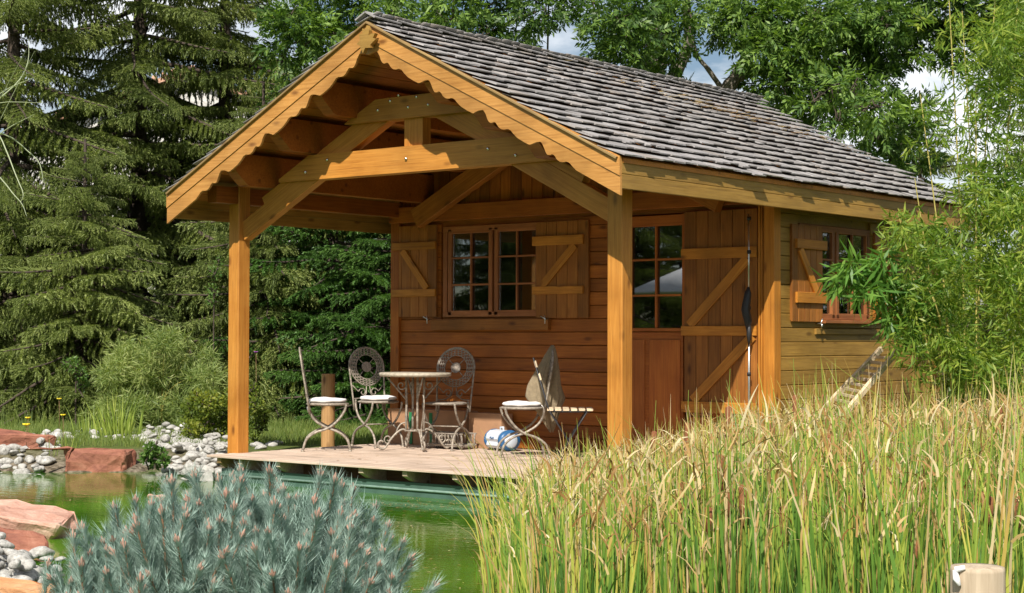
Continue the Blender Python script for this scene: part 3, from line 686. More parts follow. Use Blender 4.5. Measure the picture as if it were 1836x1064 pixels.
shutter('x', L_ - .005, -.385, .330, 1.434, 2.475, 5, [(1.690, 1.775), (2.219, 2.320)], [((-.29, 1.78), (.16, 2.215), .09)], M['shutter'], M['batten'], (-.03, -.06))
shutter('x', L_ - .012, 1.545, 2.405, .47, 2.50, 6, [(2.018, 2.126), (1.245, 1.342), (.47, .58)], [((1.62, 1.35), (2.30, 2.01), .10), ((1.66, .59), (2.36, 1.24), .10)], M['shutter'], M['batten'], (-.02, .0))
shutter('y', 2.575, 2.83, 3.45, 1.39, 2.36, 5, [(1.576, 1.684), (2.12, 2.215)], [((2.97, 2.115), (3.30, 1.69), .09)], M['shutter'], M['batten'], (.06, .05))
shutter('y', 2.575, 4.60, 5.25, 1.39, 2.36, 5, [(1.576, 1.684), (2.12, 2.215)], [((5.1, 2.115), (4.75, 1.69), .09)], M['shutter'], M['batten'])
board('window_sill', M['shutter'], cabin, (-1.90, L_ - .025, 1.365), (-.20, L_ - .025, 1.365), .125, .05)
board('window_sill', M['window'], cabin, (2.60, 3.42, 1.392), (2.60, 4.60, 1.392), .035, .11)
board('sill_board', M['side'], cabin, (2.583, 3.33, 1.292), (2.583, 4.62, 1.292), .06, .025)
for (x, z) in ((-1.91, 1.425), (-.20, 1.42)):
    b = MB(); b.tube([(0, 0, 0), (0, -.05, .0), (-.01, -.062, .012), (-.05, -.065, .03)], .006, 6); b.tube([(0, -.062, .04), (.01, -.064, 0), (.008, -.064, -.05)], .006, 6)
    o = b.build('shutter_latch', M['steel'], cabin); o.location = (x, L_ - .05, z)
b = MB(); b.tube([(0, 0, 0), (.05, 0, 0), (.062, .01, .05)], .007, 6); b.tube([(.06, 0, 0), (.06, .0, -.04)], .01, 6); o = b.build('shutter_latch', M['steel'], cabin); o.location = (2.58, 3.36, 1.37)
# --- the glazed door
dr = board('door', M['red'], cabin, (.62, L_ + .02, .70), (1.51, L_ + .02, .70), 1.16, .045)
def db(nm, A, B, w, t, wdir=(0, 0, 1), m=None):
    o = board(nm, m or M['red'], None, A, B, w, t, wdir); o.parent = dr; o.matrix_parent_inverse = dr.matrix_basis.inverted(); return o
for x in (.64, 1.53): db('door_stile', (x, L_ + .012, 1.285), (x, L_ + .012, 2.49), .05, .06, (1, 0, 0))
db('door_rail', (.665, L_ + .012, 2.43), (1.505, L_ + .012, 2.43), .11, .055); db('door_rail', (.665, L_ + .012, 1.305), (1.505, L_ + .012, 1.305), .035, .055)
zr = [2.372, 2.03, 1.66, 1.325]; xs_ = [.70, .86, 1.178, 1.50]
db('door_stile', (.68, L_ + .012, 1.325), (.68, L_ + .012, 2.372), .035, .05, (1, 0, 0))
for x in (.86, 1.178): db('glazing_bar', (x, L_ + .005, 1.325), (x, L_ + .005, 2.372), .022, .035, (1, 0, 0))
for i in range(3):
    for z in zr[1:-1]: db('glazing_bar', (xs_[i] + .011, L_ + .005, z), (xs_[i + 1] - .011, L_ + .005, z), .022, .032)
    for j in range(3): db('pane', ((xs_[i] + xs_[i + 1]) / 2, L_ + .022, zr[j + 1]), ((xs_[i] + xs_[i + 1]) / 2, L_ + .022, zr[j]), xs_[i + 1] - xs_[i], .005, (1, 0, 0), M['glass'])
for (x0, x1) in ((.66, 1.04), (1.10, 1.48)): db('door_panel', ((x0 + x1) / 2, L_ - .008, .18), ((x0 + x1) / 2, L_ - .008, 1.20), x1 - x0, .016, (1, 0, 0))

# ================================================================== deck
deck = empty('wooden_deck', (0, 0, 0), 0, 'weathered timber deck under the porch jutting out over the pond', 'deck')
DX0, DX1 = -2.44, 3.62
for k in range(20):
    y = -.30 + k * .1455
    if y > L_ - .05: break
    x0 = DX0 + random.uniform(-.006, .006) + (0.0 if k > 0 else .0); xm = random.choice((-.8, .4, 1.3)) + random.uniform(-.1, .1)
    for a, b_ in ((x0, xm - .002), (xm + .002, DX1)):
        board('deck_board', M['deck'], deck, (a, y, -.0125 + random.uniform(-.0008, .0008)), (b_, y, -.0125), .131, .025, wdir=(0, 1, 0), bev=.004)
gd = np.random.default_rng(15); nd_ = 110; PD = np.stack([gd.uniform(-2.3, 3.3, nd_), gd.uniform(-.25, 2.4, nd_), np.full(nd_, .006)], -1); az_ = gd.random(nd_) * 6.28
vd, fd, rd = leaves(PD, np.stack([np.cos(az_), np.sin(az_), 0 * az_], -1), gd.uniform(.03, .09, nd_), gd.uniform(.008, .022, nd_), gd, N=np.tile([0, 0, 1.], (nd_, 1)))
o = linkobj('fallen_leaves', np_mesh('fallen_leaves', vd, fd, M['reeddry'], rnd=rd)); tag(o, 'dry leaves and bits of straw scattered on the deck boards', 'leaves', kind='stuff')
jx = [-2.30, -1.98, -1.42, -.84, -.27, .30, .92, 1.45, 2.05, 2.65, 3.3]
for x in jx:
    MB().prism([(-.325, -.027), (-.325, -.075), (-.11, -.19), (2.4, -.19), (2.4, -.027)], 'x', x - .03, x + .03).build('joist', M['grey_wood'] if x > -2.2 else M['joist'], deck)
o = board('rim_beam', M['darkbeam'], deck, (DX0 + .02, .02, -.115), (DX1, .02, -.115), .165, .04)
o = MB().box(-2.36, 3.55, -.235, -.200, -.62, -.140).build('pond_edge_panel', M['liner']); tag(o, 'green plastic panel lining the pond edge below the wooden deck', 'pond liner')
b = MB(); b.tube([(-2.36, -.243, -.205), (3.55, -.243, -.205)], .012, 8); o = b.build('liner_lip', plain('pale_liner_lip', (.20, .30, .25), .5), o)
b = MB(); b.tube([(-2.5, .05, -.3), (-2.5, 2.4, -.3)], .03); 
board('side_rim', M['joist'], deck, (DX0 + .015, .06, -.10), (DX0 + .015, 2.5, -.10), .14, .03)
# ================================================================== things on the deck
def polyfix(o, name): return o
def chair_parts(root, cushioned):
    for s in (-1, 1):
        for k, pts in enumerate(([(-.20, .52), (-.195, .43), (-.13, .33), (-.01, .255), (.12, .205), (.21, .125), (.245, .01)],
                                 [(.20, .50), (.175, .42), (.10, .32), (.0, .245), (-.12, .205), (-.22, .13), (-.26, .01)])):
            sp = smooth([(p[0], s * (.175 + .012 * k), p[1]) for p in pts], 4)
            b = MB(); b.tube(sp, .0125, 8); b.lathe([(.0, -.01), (.02, -.01), (.02, 0.0), (.01, .01)], 8, (sp[-1][0], sp[-1][1], 0.01)); b.build('leg', M['metal'], root)
    MB().tube([(0, -.187, .25), (0, .187, .25)], .008, 6).build('stretcher', M['metal'], root)
    b = MB(); b.lathe([(0, .485), (.20, .485), (.215, .49), (.22, .50), (.215, .512), (.20, .515), (0, .515)], 32); seat = b.build('seat', M['mosaic'], root)
    b = MB(); b.tube([(.222 * math.cos(a), .222 * math.sin(a), .50) for a in np.linspace(0, 2 * math.pi, 33)], .009, 6, cap=False); b.build('seat_rim', M['metal'], seat)
    def bk(y, z, d=0): return (-.205 - (z - .5) * .165 + d, y, z)
    pts = [bk(-.20, .40), bk(-.205, .55), bk(-.222, .86)] + [bk(-.225 * math.cos(a), .88 + .225 * math.sin(a)) for a in np.linspace(0.1, math.pi - .1, 12)] + [bk(.222, .86), bk(.205, .55), bk(.20, .40)]
    MB().tube(pts, .0105, 8).build('back_frame', M['metal'], root)
    def ring(name, r0, r1, zc, t, mat, n=36):
        b = MB(); vs = []; fs = []
        for k in range(n):
            a = 2 * math.pi * k / n
            for (r, d) in ((r0, -t), (r1, -t), (r1, t), (r0, t)): vs.append(bk(r * math.cos(a), zc + r * math.sin(a), d))
        for k in range(n):
            k2 = (k + 1) % n
            for j in range(4): fs.append((k * 4 + j, k2 * 4 + j, k2 * 4 + (j + 1) % 4, k * 4 + (j + 1) % 4))
        b.add(vs, fs); return b.build(name, mat, root)
    for r0_, r1_ in ((.132, .143), (.157, .164), (.181, .188), (.203, .214)): ring('back_ring', r0_, r1_, .885, .008, M['mosaic'])
    # small stones on the ring
    b = MB()
    for r, n in ((.15, 22), (.173, 26), (.197, 30)):
        for k in range(n):
            a = 2 * math.pi * k / n; c = bk(r * math.cos(a), .885 + r * math.sin(a), .010); q = .0075
            b.box(c[0] - .003, c[0] + .004, c[1] - q, c[1] + q, c[2] - q, c[2] + q)
    b.build('mosaic_stones', M['mosaic'], root)['kind'] = 'stuff'
    ring('back_medallion', .0, .058, .885, .009, M['mosaic'], 20)
    b = MB()
    for k in range(4):
        a = math.pi / 4 + k * math.pi / 2; b.tube([bk(.055 * math.cos(a), .885 + .055 * math.sin(a)), bk(.14 * math.cos(a), .885 + .14 * math.sin(a))], .005, 5)
    b.build('back_spokes', M['metal'], root)
    for s in (-1, 1):
        pts = []
        for t in np.linspace(0, 1, 22):
            a = t * 2.2 * math.pi; r = .052 * (1 - t * .75); pts.append(bk(s * (.075 + r * math.cos(a) * s * s), .60 + r * math.sin(a)))
        b = MB(); b.tube([bk(s * .2, .68), bk(s * .16, .64), bk(s * .13, .61)] + pts[1:], .006, 6); b.tube([bk(s * .02, .68), bk(s * .03, .58), bk(s * .1, .535), bk(s * .19, .53)], .006, 6); b.build('scroll', M['metal'], root)
def smooth(pts, n):
    P = [Vector(p) for p in pts]; out = []
    for i in range(len(P) - 1):
        p0 = P[max(i - 1, 0)]; p1 = P[i]; p2 = P[i + 1]; p3 = P[min(i + 2, len(P) - 1)]
        for k in range(n):
            t = k / n; out.append(.5 * ((2 * p1) + (-p0 + p2) * t + (2 * p0 - 5 * p1 + 4 * p2 - p3) * t * t + (-p0 + 3 * p1 - 3 * p2 + p3) * t ** 3))
    out.append(P[-1]); return out
def cushion(loc, rz, label):
    b = MB(); b.lathe([(0, .0), (.14, .0), (.19, .008), (.208, .024), (.195, .042), (.14, .052), (.06, .050), (0, .048)], 36)
    o = b.build('seat_cushion', M['white']); o.location = loc; o.rotation_euler = (0, 0, rz); tag(o, label, 'cushion', 'white seat cushions on the iron chairs')
    for v in o.data.vertices:
        if v.co.z > .03: v.co.z += -.010 * math.exp(-((v.co.x - .03) ** 2 + (v.co.y + .02) ** 2) / .008) + .004 * math.sin(v.co.x * 19 + loc[0] * 5)
        v.co.z += .004 * math.sin(v.co.x * 31) * math.sin(v.co.y * 27)
    for s in (-1, 1):
        t = MB(); t.tube([(-.18, s * .09, .02), (-.2, s * .10, .0), (-.215, s * .11, -.05), (-.205, s * .115, -.10)], .010, 6, flat=.3); t.build('tie_strap', M['white'], o)
GC = 'wrought iron bistro chairs round the table'
A1 = at_z(587, 808, 0); A2 = at_z(678, 801, 0); A3 = at_y(800, 714, 1.93); A4 = at_z(936, 819, 0)
ch1 = empty('bistro_chair', (A1[0], A1[1], 0), R(45), 'iron bistro chair seen edge on, leftmost on the deck near the left porch post', 'chair', GC)
chair_parts(ch1, True)
def dupc(A, rz, label):
    c = copy_tree(ch1); c.location = (A[0], A[1], 0); c.rotation_euler = (0, 0, R(rz)); c['label'] = label; return c
dupc(A2, -16, 'iron bistro chair left of the table with its round back against the green conifers')
dupc(A3, -72, 'iron bistro chair without a cushion, round back in front of the plank wall')
dupc(A4, 227, 'iron bistro chair to the right of the table with a khaki towel on its back')
cushion((A1[0], A1[1], .515), R(45), 'white round cushion on the leftmost chair seat')
cushion((A2[0], A2[1], .515), R(-16), 'white cushion on the seat of the chair just left of the table')
cushion((A4[0], A4[1], .515), R(227), 'white cushion on the chair seat to the right of the table beside the towel')
# table
T0 = at_z(744, 807, 0)
tb = empty('round_table', (T0[0], T0[1], 0), R(-45), 'round stone topped garden table on scrolled wrought iron legs', 'table')
b = MB(); b.lathe([(0, .795), (.36, .795), (.385, .80), (.395, .815), (.392, .832), (.38, .838), (0, .838)], 48); b.build('tabletop', M['tabletop'], tb)
def spiral(cx, cz, r0, r1, a0, turns, n=26):
    return [(cx + (r0 + (r1 - r0) * t) * math.cos(a0 + turns * 2 * math.pi * t), cz + (r0 + (r1 - r0) * t) * math.sin(a0 + turns * 2 * math.pi * t)) for t in np.linspace(0, 1, n)]
for k in range(4):
    a = R(90 * k + 12); ca, sa = math.cos(a), math.sin(a)
    def P(r, z): return (r * ca, r * sa, z)
    b = MB()
    b.tube([P(.10, .795), P(.10, .62), P(.095, .50), P(.10, .34), P(.10, .20)], .0125, 8)
    b.tube(smooth([P(.10, .20), P(.13, .225), P(.19, .20), P(.26, .13), (.31 * ca, .31 * sa, .055), P(.35, .018), P(.395, .03), P(.41, .075), P(.38, .105), P(.35, .09)], 4), .0115, 8)
    leg = b.build('leg', M['metal'], tb)
    b = MB(); b.tube([P(.105, .55), P(.31, .785)], .009, 6)
    for t in np.linspace(.1, .9, 7): c = P(.105 + .205 * t, .55 + .235 * t); b.lathe([(0, -.012), (.015, 0), (0, .012)], 6, c)
    b.build('brace', M['metal'], tb)
    b = MB(); b.tube([(p[0] * ca, p[0] * sa, p[1]) for p in spiral(.155, .70, .058, .012, 2.4, 1.25)], .008, 6); b.build('scroll', M['metal'], tb)
    b = MB(); b.tube([(p[0] * ca, p[0] * sa, p[1]) for p in spiral(.30, .12, .05, .012, 4.4, 1.2)], .008, 6)
    b.tube(smooth([P(.385, .10), P(.30, .14), P(.27, .24), P(.34, .38), P(.38, .50), P(.36, .585), P(.33, .60)] if k in (0, 2) else [P(.10, .30), P(.16, .28), P(.2, .22), P(.21, .16)], 4), .0085, 6)
    b.build('scroll', M['metal'], tb)
MB().tube([(.1 * math.cos(t), .1 * math.sin(t), .21) for t in np.linspace(0, 6.283, 25)], .009, 6, cap=False).build('ring', M['metal'], tb)
# a low lattice basket behind the table
bk_ = empty('lattice_basket', (T0[0] + .12, T0[1] + .42, 0), R(2), 'low grey lattice basket on the deck under the table', 'basket')
for s in (-1, 1):
    b = MB()
    for i in range(13): b.tube([(-.28 + i * .045, s * .12, .06), (-.28 + i * .045 + .02, s * .12, .17)], .004, 5); b.tube([(-.26 + i * .045, s * .12, .06), (-.28 + i * .045, s * .12, .17)], .004, 5)
    b.tube([(-.29, s * .12, .17), (.29, s * .12, .17)], .008, 6); b.tube([(-.29, s * .12, .05), (.29, s * .12, .05)], .008, 6)
    b.build('lattice_side', M['mosaic'], bk_)
MB().box(-.28, .28, -.118, .118, .03, .045).build('base', M['mosaic'], bk_)
for x in (-.27, .27):
    for y in (-.11, .11): MB().tube([(x, y, 0), (x, y, .17)], .009, 6).build('leg', M['mosaic'], bk_)
# towel over the back of chair 4
def towel():
    n = 72; rowsz = 34; vs = []; fs = []
    for i in range(rowsz):
        t = i / (rowsz - 1); z = 1.145 - .88 * t
        a = float(np.interp(t, [0, .03, .12, .3, .5, .62, .68, .8, .93, 1], [.012, .03, .062, .105, .14, .158, .13, .085, .045, .02]))
        bb = float(np.interp(t, [0, .05, .3, .7, 1], [.03, .07, .11, .11, .03]))
        cx = float(np.interp(t, [0, .5, 1], [-.315, -.245, -.30]))
        for k in range(n):
            an = 2 * math.pi * k / n
            fold = 1 + (.26 * math.sin(an * 5 + 1.2 + t * 1.6) + .14 * math.sin(an * 9 + t * 3) + .06 * math.sin(an * 14 + t * 5)) * min(1, t * 2.2)
            vs.append((cx + a * math.cos(an) * fold, bb * math.sin(an) * fold, z + .02 * math.sin(an * 3 + 1) * t))
    for i in range(rowsz - 1):
        for k in range(n): k2 = (k + 1) % n; fs.append((i * n + k, i * n + k2, (i + 1) * n + k2, (i + 1) * n + k))
    fs.append(tuple(range(n))); b = MB(); b.add(vs, fs, True); return b
o = towel().build('towel', M['towel']); o.location = (A4[0], A4[1], 0.0); o.rotation_euler = (0, 0, R(227)); tag(o, 'khaki towel hung in folds over the back of the right chair', 'towel')
# slatted folding chair
A5 = at_z(1022, 824, 0)
fc = empty('folding_chair', (A5[0], A5[1], 0), R(38), 'folding chair with pale wooden slats and a dark frame beside the right porch post', 'chair')
for s in (-1, 1):
    MB().tube([(-.37, s * .2, 1.02), (-.22, s * .2, .52), (-.19, s * .2, .46), (.10, s * .2, .01)], .012, 8, flat=.6).build('back_leg', M['dark_iron'], fc)
    MB().tube([(.17, s * .18, .49), (.10, s * .18, .38), (-.12, s * .18, .01)], .012, 8, flat=.6).build('front_leg', M['dark_iron'], fc)
    MB().tube([(-.22, s * .175, .485), (.2, s * .175, .485)], .01, 6).build('seat_rail', M['dark_iron'], fc)
for k in range(6): board('seat_slat', M['ladder'], fc, (-.20 + k * .079, -.21, .505), (-.20 + k * .079, .21, .505), .062, .022, wdir=(1, 0, 0))
for (x, z) in ((-.345, .955), (-.305, .83)): board('back_slat', M['ladder'], fc, (x, -.21, z), (x, .21, z), .065, .022, wdir=(-.3, 0, 1))
# pool cleaner
p = at_y(897, 783, 2.15)
rbt = empty('pool_cleaner', (p[0], 2.18, 0), R(-20), 'white and blue pool cleaning robot standing by the plank wall', 'pool cleaner')
b = MB()
prof_ = [(-.10, .03), (-.125, .06), (-.115, .10), (-.13, .13), (-.12, .18), (-.08, .215), (0, .225), (.08, .215), (.12, .18), (.13, .13), (.115, .10), (.125, .06), (.10, .03)]
b.prism(prof_, 'x', -.125, .125); b.build('body', M['offwhite'], rbt)
for s in (-1, 1):
    b = MB(); n = 24; c = (s * .16, 0, .115)
    vs = []; fs = []
    for k in range(n):
        a = 2 * math.pi * k / n
        for (r, x) in ((.03, -.03), (.115, -.03), (.118, 0), (.10, .03), (.03, .035)): vs.append((c[0] + s * x, r * 1.15 * math.cos(a), c[2] + r * .97 * math.sin(a)))
    for k in range(n):
        k2 = (k + 1) % n
        for j in range(4): fs.append((k * 5 + j, k2 * 5 + j, k2 * 5 + j + 1, k * 5 + j + 1))
    fs.append(tuple(k * 5 + 4 for k in range(n))); fs.append(tuple(k * 5 for k in range(n))); b.add(vs, fs, True); w = b.build('wheel', M['blue'], rbt)
    b = MB(); b.tube([(s * .19, 0, .115), (s * .203, 0, .115)], [.085, .07], 20); b.build('wheel_cap', M['offwhite'], w)
b = MB(); b.tube([(-.03, -.0, .22), (-.03, 0, .25), (.03, 0, .25), (.03, 0, .22)], .012, 6); b.build('handle', M['offwhite'], rbt)
b = MB(); b.tube([(-.05, -.128, .135), (-.02, -.130, .15), (0, -.130, .135), (.03, -.130, .147), (.05, -.128, .14)], [.002, .009, .004, .009, .002], 6, flat=.4); b.tube([(-.04, -.129, .128), (.045, -.129, .13)], .003, 5); b.build('maker_mark', M['blue'], rbt)
# cardboard boxes along the wall
def box_thing(x0, x1, y0, y1, h, tapes, label):
    o = MB().box(x0, x1, y0, y1, 0.0015, h).build('cardboard_box', M['card']); tag(o, label, 'box')
    b = MB().box(x0 - .002, x1 + .002, y0 - .003, y0 + .004, h - .016, h + .003).build('lid_edge', M['card'], o)
    for tx in tapes: MB().box(tx, tx + .05, y0 - .006, y0 - .0035, .01, h - .03).build('tape', M['green_tape'], o)
box_thing(-2.36, -1.20, 2.26, 2.49, .40, [-1.72], 'long brown cardboard box with green tape against the wall behind the table')
box_thing(-1.17, -.70, 2.30, 2.49, .385, [], 'shorter brown cardboard box next to the pool cleaner')
MB().box(-2.02, -1.97, 2.245, 2.2535, .01, .37).build('tape', M['green_tape'], bpy.data.objects['cardboard_box'])
# telescopic pole leaning by the door shutter
pl_ = empty('telescopic_pole', (2.365, 2.40, .0), 0, 'tall telescopic pole with a dark net bundle standing by the door shutter', 'pole')
MB().tube([(0, 0, .0), (0, 0.0, 1.5)], .011, 8).build('lower_tube', M['steel'], pl_); MB().tube([(0, 0, 1.5), (-.005, 0, 2.44)], .008, 8).build('upper_tube', M['steel'], pl_)
for z in (.85, 1.5, 2.05, 2.38): MB().tube([(0, 0, z), (0, 0, z + .035)], .02, 8).build('clamp', M['black'], pl_)
b = MB(); b.tube([(0, -.01, 1.72), (.0, -.02, 1.66), (-.02, -.03, 1.5), (.01, -.03, 1.38), (.0, -.02, 1.28)], [.012, .035, .045, .04, .012], 7); b.tube([(.01, -.02, 1.4), (.02, -.03, 1.25), (.01, -.02, 1.15)], [.02, .026, .006], 6); b.build('net_bundle', M['black'], pl_)

# ================================================================== round posts, ladder
def round_post(loc, r, h, label, lean=0):
    b = MB(); n = 28; vs = []; fs = []
    prof2 = [(1.0, 0), (1.0, h - .01), (.965, h), (.5, h + .001), (.0, h + .0015)]
    for (q, z) in prof2:
        for k in range(n):
            a = 2 * math.pi * k / n; w = 1 + .012 * math.sin(a * 5 + 1) + .008 * math.sin(a * 11); vs.append((z, r * q * w * math.cos(a), r * q * w * math.sin(a)))
    for i in range(len(prof2) - 1):
        for k in range(n): k2 = (k + 1) % n; fs.append((i * n + k, i * n + k2, (i + 1) * n + k2, (i + 1) * n + k))
    b.add(vs, fs, True); o = b.build('wooden_post', M['post_round'] if r > .0 else None); o.rotation_euler = (0, R(-90 + lean), 0); o.location = loc
    return tag(o, label, 'post')
p = at_z(588, 797, -.02); r_ = 12.0 / FPX * np.linalg.norm(p - CAM)
h_ = (797 - 672) / FPX * np.linalg.norm(p - CAM)
round_post((p[0], p[1], -.2), r_, h_ + .18, 'round orange wooden post on the lawn just behind the leftmost chair')
p = at_d(1752, 1016, 3.9)
o = round_post((p[0], p[1], -.35), .062, p[2] + .35, 'round pale wooden post in front of the reeds at the near bank'); o.data.materials[0] = M['grey_wood']
q = at_d(1712, 1022, 3.86); b = MB(); b.tube([q, q + np.array([.004, 0, -.02]), q + np.array([.012, .0, -.035])], [.008, .014, .006], 7, flat=.5)
b.tube([q, q + np.array([.02, .01, .006])], [.008, .006], 6); o = b.build('white_marker', M['feather']); tag(o, 'small white tag fixed to the corner of the near wooden post', 'tag')
p = at_z(-2, 755, -.08); round_post((p[0], p[1], -.15), .05, .55, 'grey wooden post at the left edge behind the rocks').data.materials[0] = M['grey_wood']
ld = empty('wooden_ladder', tuple(at_d(1500, 800, 16.2)), 0, 'pale wooden rack of slats leaning among the reeds below the side window', 'ladder')
LO = np.array(ld.location)
a0, a1 = at_d(1440, 772, 15.9), at_d(1580, 626, 16.7); b0, b1 = at_d(1478, 785, 15.5), at_d(1611, 628, 16.3)
for (s0, s1) in ((a0, a1), (b0, b1)): board('rail', M['ladder'], ld, s0 - LO, s1 - LO, .055, .035, wdir=(0, 0, 1))
for k in range(13):
    t = .12 + k * .066; s0 = a0 + (a1 - a0) * t; s1 = b0 + (b1 - b0) * t; board('rung', M['grey_wood'], ld, s0 - LO + np.array([0, 0, -.01]), s1 - LO + np.array([0, 0, -.01]), .03, .018, wdir=(0, 0, 1))

# ================================================================== rocks and cobbles
def rock(name, loc, dims, rz, seed, mat, label, cat='rock', group=None, tilt=0.0, rough=.034, npts=17):
    g = np.random.default_rng(seed); bm = bmesh.new()
    P = g.uniform(-1, 1, (npts, 3)); P = np.sign(P) * np.abs(P) ** .35; P[:, 2] = P[:, 2]
    P *= np.array([dims[0] / 2, dims[1] / 2, dims[2] / 2]) * g.uniform(.86, 1.04, (npts, 1))
    for p in P: bm.verts.new(p)
    bmesh.ops.convex_hull(bm, input=bm.verts)
    for v in [v for v in bm.verts if not v.link_faces]: bm.verts.remove(v)
    bmesh.ops.dissolve_limit(bm, angle_limit=R(14), verts=bm.verts, edges=bm.edges)
    bmesh.ops.bevel(bm, geom=bm.edges[:], offset=min(dims) * .06, segments=2, affect='EDGES', profile=.6)
    bmesh.ops.triangulate(bm, faces=bm.faces); bmesh.ops.subdivide_edges(bm, edges=[e for e in bm.edges if e.calc_length() > .05], cuts=3, use_grid_fill=True)
    for v in bm.verts:
        n_ = noise.fractal(Vector(v.co) * 6 + Vector((seed, 0, 0)), .8, 2, 5); v.co += v.normal * n_ * rough
    bmesh.ops.recalc_face_normals(bm, faces=bm.faces)
    me = bpy.data.meshes.new(name); bm.to_mesh(me); bm.free(); me.materials.append(mat)
    o = linkobj(name, me); o.location = loc; o.rotation_euler = (tilt, R(4), rz); return tag(o, label, cat, group)
def zc(p, dz): return (p[0], p[1], p[2] + dz)
RZ = YAW
_rp = at_z(172, 848, WZ) + F * .30; _rp[2] = WZ + .285 - .30
rock('rock', tuple(_rp), (.84, .58, .60), RZ + .03, 11, M['rock'], 'red brown sandstone boulder at the far water edge left of the porch')
rock('rock', zc(at_z(25, 812, -.12), .03), (1.05, .5, .50), RZ + .2, 23, M['rock'], 'low reddish boulder on the cobbles at the far left bank')
rock('rock', zc(at_z(45, 952, -.24), .05), (.82, .62, .24), RZ - .1, 31, M['rock_pink'], 'flat pink sandstone slab at the near water edge left of the pine', tilt=.10)
rock('rock', zc(at_z(35, 985, -.26), .02), (.60, .3, .20), RZ + .05, 37, M['rock'], 'dark red stone half under the flat pink slab')
rock('rock', zc(at_z(30, 1064, -.2), .0), (.50, .3, .14), RZ - .1, 41, M['rock_orange'], 'orange flat stone at the bottom left corner of the near bank')
rock('rock', zc(at_z(288, 890, WZ), -.015), (.22, .16, .08), RZ, 53, M['rock_pink'], 'small flat stone just breaking the water surface')
rock('rock', zc(at_z(355, 862, WZ), .03), (.42, .36, .20), RZ + .4, 61, M['cobble'], 'pale rough boulder at the water line below the deck corner')
cob = []
for i in range(10):
    g = np.random.default_rng(100 + i); bm = bmesh.new(); bmesh.ops.create_icosphere(bm, subdivisions=3, radius=1)
    sc = g.uniform(.72, 1.1, 3) * np.array([1.15, .85, .62])
    for v in bm.verts:
        n_ = noise.noise(Vector(v.co) * 1.1 + Vector((i * 7.3, 1, 2))); v.co = Vector([v.co[k] * sc[k] for k in range(3)]) * (1 + .28 * n_)
    for f in bm.faces: f.smooth = True
    me = bpy.data.meshes.new('cobblestone'); bm.to_mesh(me); bm.free(); me.materials.append(M['cobble']); cob.append(me)
ALLC = []
def inpoly(u, v, P):
    c = False
    for i in range(len(P)):
        a = P[i]; b = P[(i + 1) % len(P)]
        if (a[1] > v) != (b[1] > v) and u < (b[0] - a[0]) * (v - a[1]) / (b[1] - a[1]) + a[0]: c = not c
    return c
def cobbles(poly, n, rlo, rhi, label, group, z0, seed):
    g = np.random.default_rng(seed); us = [p[0] for p in poly]; vs = [p[1] for p in poly]; placed = []; tries = 0
    while len(placed) < n and tries < 9000:
        tries += 1; u = g.uniform(min(us), max(us)); v = g.uniform(min(vs), max(vs))
        if not inpoly(u, v, poly): continue
        p = at_z(u, v, z0); r = g.uniform(rlo, rhi) * (1.5 if g.random() < .12 else 1)
        gz = float(ground_z(np.array([p[0]]), np.array([p[1]]))[0]); lay = 0
        close = [q for q in placed if math.hypot(q[0] - p[0], q[1] - p[1]) < (q[3] + r) * .74]
        if len(close) > 0:
            if len(close) > 2 or g.random() > .25 or any(q[4] > 0 for q in close): continue
            lay = 1; r *= .8
        z = max(gz, WZ - .06) + r * .30 + lay * .09
        placed.append((p[0], p[1], z, r, lay))
        o = linkobj('cobblestone', cob[g.integers(10)]); ALLC.append((r / np.linalg.norm(np.array([p[0], p[1], z]) - CAM), o)); o.location = (p[0], p[1], z); o.scale = (r, r, r * g.uniform(.8, 1.2)); o.rotation_euler = (g.uniform(-.3, .3), g.uniform(-.3, .3), g.uniform(0, 6.28))
        tag(o, label, 'stone', group)
cobbles([(248, 796), (280, 784), (345, 786), (408, 792), (412, 820), (392, 845), (330, 850), (300, 838), (262, 826)], 230, .042, .078, 'pale rounded cobblestone on the bank between the red boulder and the porch', 'cobblestones on the bank by the porch', -.17, 5)
cobbles([(-60, 808), (60, 812), (104, 812), (104, 846), (-60, 846)], 120, .045, .08, 'pale rounded cobblestone at the far left waterline', 'cobblestones at the far left waterline', -.24, 6)
cobbles([(98, 788), (120, 780), (330, 780), (330, 794), (105, 796)], 55, .045, .075, 'pale rounded cobblestone behind the red boulder', 'cobblestones behind the red boulder', -.12, 7)
cobbles([(450, 800), (505, 797), (500, 806), (455, 812)], 8, .04, .07, 'pale cobblestone beside the deck edge near the left post', 'cobblestones beside the deck edge', -.08, 8)
cobbles([(-40, 978), (95, 985), (125, 1010), (120, 1050), (-40, 1052)], 90, .042, .075, 'white cobblestone on the near bank in front of the pine', 'white cobblestones on the near bank', -.22, 9)

ALLC.sort(key=lambda q: -q[0])
bpy.context.view_layer.update()
vv = []; ff = []; oo = 0
for _, o in ALLC[295:]:
    co = [o.matrix_world @ v.co for v in o.data.vertices]; vv += co; ff += [[i + oo for i in p_.vertices] for p_ in o.data.polygons]; oo += len(co); bpy.data.objects.remove(o)
if vv:
    o = linkobj('cobblestone', np_mesh('cobblestone', np.array(vv), np.array(ff), M['cobble'], smooth=True)); tag(o, 'smallest pale cobblestones filling the gaps on the banks', 'stones', kind='stuff')
